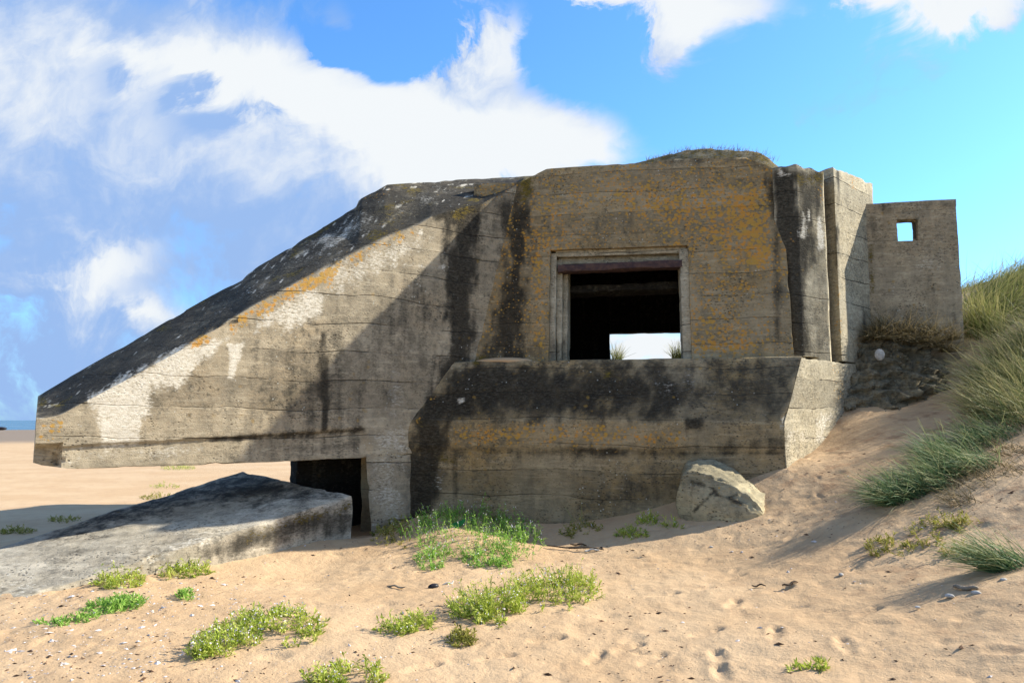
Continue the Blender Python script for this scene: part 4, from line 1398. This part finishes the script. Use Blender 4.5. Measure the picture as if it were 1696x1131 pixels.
def marram(name, label, roots, n, length, direc, spread, mat, width=0.006, droop=0.6, group='marram grass clumps', zoff=0.0, cat='grass clump'):
    """grass clump: arching blades; roots = list of (point, radius)"""
    V, Fc, tn = [], [], []
    per = n // len(roots)
    for (c, rad) in roots:
        for k in range(per):
            a, r = rnd.uniform(0, 6.283), rad * math.sqrt(rnd.rand())
            x, y = c[0] + r * math.cos(a), c[1] + r * math.sin(a)
            z = (float(ground(x, y)[0]) if c[2] is None else c[2]) + zoff
            L_ = length * rnd.uniform(0.45, 1.15)
            d = np.array([direc[0] + rnd.normal(0, spread), direc[1] + rnd.normal(0, spread), max(0.25, direc[2] + rnd.normal(0, spread * 0.6))])
            d /= np.linalg.norm(d)
            bend = np.array([direc[0], direc[1], -0.35 * droop]) + rnd.normal(0, 0.2, 3)
            pt = np.array([x, y, z - 0.02])
            side = np.cross(d, np.array([rnd.normal(), rnd.normal(), 0.2])); side /= np.linalg.norm(side)
            tone = np.clip(rnd.normal(0.45, 0.24), 0, 1)
            ns = 6
            i = len(V)
            for s in range(ns + 1):
                f = s / ns
                wd = width * (1 - f) ** 0.7 * 0.5 + 0.0006
                V += [pt - side * wd, pt + side * wd]
                tn += [np.clip(tone + (f - 0.35) * 0.55, 0, 1)] * 2
                d = d + bend * (droop / ns) * 1.4
                d /= np.linalg.norm(d)
                pt = pt + d * (L_ / ns)
            for s in range(ns):
                Fc.append((i + 2 * s, i + 2 * s + 1, i + 2 * s + 3, i + 2 * s + 2))
    o = mesh_tone(name, np.array(V), Fc, tn, mat, None)
    return tag(o, label, cat, group)


def gp(u, v, r, **k):
    g = on_ground(u, v, **k)
    return ((g[0], g[1], None), r)


marram('marram_grass', 'long dark green clump of marram grass sweeping down the dune towards the sand', [gp(1620, 770, 0.22), (gp(1580, 780, 0.25)), gp(1545, 800, 0.22), gp(1510, 815, 0.18), gp(1600, 740, 0.3), gp(1560, 760, 0.2), gp(1480, 830, 0.12), gp(1645, 720, 0.3)], 2400, 0.55, (-0.6, -0.3, 0.5), 0.28, M_MARRAM_G, 0.006, 0.8)
marram('marram_grass', 'tall full marram clump at the right edge, arching over the rubble bank', [gp(1720, 640, 0.3), gp(1690, 650, 0.3), gp(1660, 645, 0.25), gp(1720, 590, 0.35), gp(1685, 600, 0.3), gp(1650, 640, 0.2), gp(1670, 680, 0.3), gp(1720, 690, 0.35), gp(1650, 690, 0.2), gp(1740, 560, 0.4)], 3600, 0.72, (-0.45, -0.15, 0.65), 0.32, M_MARRAM, 0.006, 0.85)
marram('marram_grass', 'straw coloured marram on the dune crest behind the lookout wall', [gp(1625, 500, 0.3), gp(1650, 480, 0.35), gp(1690, 470, 0.4), gp(1670, 500, 0.4), gp(1640, 530, 0.35), gp(1690, 520, 0.4), gp(1720, 480, 0.5)] + [((x_, y_, None), 0.5) for x_, y_ in [(8.3, 12.9), (8.9, 13.4), (9.6, 13.6), (9.3, 12.4), (10.2, 14.2), (8.0, 13.9), (10.4, 12.8)]], 4600, 0.62, (0.45, 0.05, 0.6), 0.32, M_MARRAM_Y, 0.007, 0.85)
marram('marram_grass', 'fresh bright green marram tuft beside the corner of the lookout wall', [gp(1612, 545, 0.2), gp(1640, 550, 0.22)], 600, 0.6, (-0.25, -0.1, 0.9), 0.3, M_MARRAM_Y, 0.007, 0.6)
marram('marram_grass', 'fine blue green marram tuft low at the right edge of the sand', [gp(1680, 935, 0.14), gp(1655, 940, 0.10)], 420, 0.5, (-0.65, -0.1, 0.5), 0.2, M_MARRAM_G, 0.005, 0.6)
marram('marram_grass', 'thin withered marram on the bare sand right of the long dark clump', [gp(1620, 800, 0.2), gp(1660, 780, 0.25), gp(1600, 830, 0.15), gp(1685, 745, 0.2)], 320, 0.34, (-0.5, -0.1, 0.45), 0.4, M_MARRAM_B, 0.005, 0.6)
bk = [((P(u, v, D)[0], P(u, v, D)[1], P(u, v, D)[2]), 0.12) for u, v, D in [(1445, 560, 11.3), (1470, 560, 11.35), (1495, 562, 11.35), (1520, 566, 11.3), (1545, 572, 11.3), (1570, 580, 11.3), (1460, 545, 11.4), (1500, 548, 11.4), (1540, 552, 11.4), (1575, 560, 11.35)]]
marram('marram_grass', 'dead brown grass hanging over the rubble bank at the foot of the lookout wall', bk, 1700, 0.45, (-0.3, -0.35, 0.6), 0.55, M_MARRAM_B, 0.006, 0.9)
rt = []
for f in np.linspace(0.12, 0.9, 14):
    p_ = MP[0] + (MP[-1] - MP[0]) * f
    c_ = fr(p_, 1.0, float(np.interp(p_, MP, MZ)))
    rt.append(((c_[0], c_[1], c_[2] - 0.03), 0.12))
marram('roof_grass', 'short dry fringe of grass growing along the earth crust on the bunker roof', rt, 620, 0.10, (0.1, 0, 0.9), 0.5, M_MARRAM_B, 0.004, 0.4, group=None)
for (lab, u_, v_, n_) in [('left yellow green grass tuft seen through the embrasure', 1022, 588, 120), ('right yellow green grass tuft seen through the embrasure', 1122, 584, 160)]:
    c_ = P(u_, v_ + 8, 16.2)
    marram('grass_tuft', lab, [((c_[0], c_[1], c_[2]), 0.12)], n_, 0.42, (0.0, 0, 0.9), 0.4, M_MARRAM_Y, 0.008, 0.3, group='grass tufts behind the embrasure')

# ------------------------------------------------------------------ small things lying about
def stick(name, u0, v0, u1, v1, r, mat, label, cat='driftwood', lift=0.01, group=None, seed=0):
    a, b_ = on_ground(u0, v0), on_ground(u1, v1)
    n, seg = 14, 8
    V, Fc = [], []
    d = b_ - a
    d = d / np.linalg.norm(d)
    s = np.cross(d, UP); s /= np.linalg.norm(s)
    up = np.cross(s, d)
    for k in range(n + 1):
        f = k / n
        c = a * (1 - f) + b_ * f + UP * (lift + r * 0.5)
        rr = r * (0.35 + 0.65 * math.sin(math.pi * min(1, max(0.06, f * 0.9 + 0.05))) ** 0.5)
        c = c + s * 0.015 * math.sin(f * 5 + seed) + up * 0.006 * math.sin(f * 9 + seed)
        for q_ in range(seg):
            an = 2 * math.pi * q_ / seg
            wob = 1 + 0.2 * math.sin(q_ * 3 + k * 1.3)
            V.append(c + (s * math.cos(an) + up * 0.7 * math.sin(an)) * rr * wob)
    for k in range(n):
        for q_ in range(seg):
            Fc.append((k * seg + q_, k * seg + (q_ + 1) % seg, (k + 1) * seg + (q_ + 1) % seg, (k + 1) * seg + q_))
    Fc.append(tuple(range(seg - 1, -1, -1))); Fc.append(tuple(range(n * seg, n * seg + seg)))
    return tag(build(name, np.array(V), Fc, mat, None, True, 0), label, cat, group)


stick('driftwood_stick', 1580, 976, 1618, 979, 0.022, M_WOOD, 'grey driftwood stick lying by two pale stones at the right')
stick('driftwood_stick', 905, 906, 1000, 912, 0.012, M_DARKWOOD, 'thin dark twig lying across the sand right of the largest mound', seed=1)
stick('driftwood_stick', 945, 903, 972, 904, 0.014, M_DARKWOOD, 'short dark stick just above the thin long twig', seed=2)
stick('driftwood_stick', 968, 914, 992, 912, 0.014, M_STONE, 'pale bleached splinter of wood beside the thin long twig', seed=3)
stick('driftwood_stick', 640, 972, 672, 974, 0.012, M_WOOD, 'brown stick left of the black mussel shell', seed=4)
stick('driftwood_stick', 735, 970, 752, 966, 0.012, M_STONE, 'whitish splinter right of the black mussel shell', seed=5)
stick('driftwood_stick', 930, 888, 950, 880, 0.02, M_DARKWOOD, 'dark bent root end under the small tuft with a tall straw', seed=6)
stick('driftwood_stick', 1295, 972, 1322, 966, 0.012, M_DARKWOOD, 'dark twig on the middle of the right hand sand slope', seed=7)
stick('driftwood_stick', 1245, 973, 1268, 971, 0.01, M_DARKWOOD, 'dark twig left of the other one on the sand slope', seed=8)
g = on_ground(718, 975)
blob('mussel_shell', g + UP * 0.02, 0.055, 0.03, 0.03, M_MUSSEL, 'shiny black mussel shell on the sand near the centre', 'shell', rot=0.5, seed=4)
for (u, v, r, lab) in [(1393, 952, 0.03, 'flat pale stone alone on the sand slope below the dune grass'), (1617, 983, 0.035, 'white flat stone at the right end of the grey driftwood stick'), (1573, 989, 0.035, 'pale flat stone below the left end of the grey driftwood stick'),
                       (1662, 961, 0.028, 'white stone at the foot of the blue green marram tuft'), (1520, 1006, 0.02, 'small white pebble below the grey driftwood stick'), (1178, 906, 0.022, 'white pebble below the broken concrete block')]:
    g = on_ground(u, v)
    blob('pale_stone', g + UP * r * 0.2, r, r * 0.7, r * 0.45, M_STONE, lab, 'stone', rot=u, seed=u * 0.37)
# scrap of dark green plastic in the mound
c_ = on_ground(757, 890)
V = np.array([(-0.09, 0, 0.10), (0.0, -0.02, 0.09), (0.085, 0.01, 0.17), (0.10, 0.02, 0.21), (0.0, 0.0, 0.175), (-0.08, 0.01, 0.15)])
V = np.concatenate([V, V + np.array([0.0, 0.012, 0.004])]) + c_
tag(build('plastic_scrap', V, [(0, 1, 4, 5), (1, 2, 3, 4), (6, 11, 10, 7), (7, 10, 9, 8), (0, 5, 11, 6), (5, 4, 10, 11), (4, 3, 9, 10), (3, 2, 8, 9), (2, 1, 7, 8), (1, 0, 6, 7)], M_BIN, None, False), 'dark green crumpled plastic scrap caught in the largest plant mound', 'litter')
# far off rock on the tide line
g = on_ground(2, 709, 60, 200)
blob('rock', (P(0, 709, 150)[0], 150, P(0, 709, 150)[2]), 1.3, 0.9, 0.35, M_MUSSEL, 'small dark rock far out on the wet sand at the left edge', 'rock', seed=9)


g = on_ground(966, 882)
marram('grass_straw', 'few tall bent straws standing above the small tuft right of the largest mound', [((g[0], g[1], None), 0.06)], 9, 0.42, (-0.25, 0.0, 0.9), 0.25, M_MARRAM_Y, 0.007, 0.4, group=None)
c_ = fr(0.45, -0.10, LC[2] + 0.02)
V_ = bpy.data.materials['beach_sand']
blob('sand_drift', c_, 0.42, 0.12, 0.055, V_, 'thin drift of blown sand lying on the left end of the apron ledge', 'sand drift', rot=-YF, amp=0.12, seed=2.0, seg=24)


def scatter(name, mat, pts, size, flat, label, cat, seed):
    rs = np.random.RandomState(seed)
    V, Fc = [], []
    x, y = pts[:, 0], pts[:, 1]
    z = ground(x, y) + micro(x, y)
    for k in range(len(pts)):
        s = size * min(3.2, rs.lognormal(-0.35, 0.6))
        an = rs.normal(0, 0.7)
        d = np.array([math.cos(an), math.sin(an), rs.normal(0, 0.15)]); e = np.array([-math.sin(an), math.cos(an), rs.normal(0, 0.15)])
        asp = rs.uniform(0.2, 0.8) if flat else rs.uniform(0.06, 0.4)
        c = np.array([x[k], y[k], z[k] + s * 0.12])
        i = len(V)
        V += [c - d * s, c - e * s * asp - UP * s * 0.1, c + d * s * rs.uniform(0.6, 1), c + e * s * asp, c + UP * s * rs.uniform(0.15, 0.4)]
        Fc += [(i, i + 1, i + 4), (i + 1, i + 2, i + 4), (i + 2, i + 3, i + 4), (i + 3, i, i + 4)]
    o = build(name, np.array(V), Fc, mat, None, False)
    return tag(o, label, cat, kind='stuff')


rs = np.random.RandomState(5)
def px_pts(n, u0, u1, v0, v1):
    return np.array([on_ground(rs.uniform(u0, u1), rs.uniform(v0, v1))[:2] for _ in range(n)])
near = np.stack([rs.uniform(-4.5, 5.0, 3200), rs.uniform(4.3, 9.6, 3200)], 1)
near = near[fbm(np.c_[near, np.zeros(len(near))], 1.3, 3) > 0.13]
scatter('dry_seaweed_bits', M_WEED, np.concatenate([near, px_pts(500, 0, 480, 930, 1130), px_pts(250, 1180, 1480, 760, 900), px_pts(250, 600, 1150, 880, 1130)]), 0.013, False, 'dark dry seaweed bits and twigs strewn over the sand', 'seaweed', 1)
nearw = np.stack([rs.uniform(-4, 4.5, 350), rs.uniform(4.3, 9.3, 350)], 1)
scatter('shell_bits', M_SHELL, np.concatenate([nearw, px_pts(420, 0, 280, 985, 1130), px_pts(160, 180, 420, 950, 1010), px_pts(120, 200, 700, 1000, 1130)]), 0.012, True, 'broken white and pink shell bits spread over the sand', 'shells', 2)
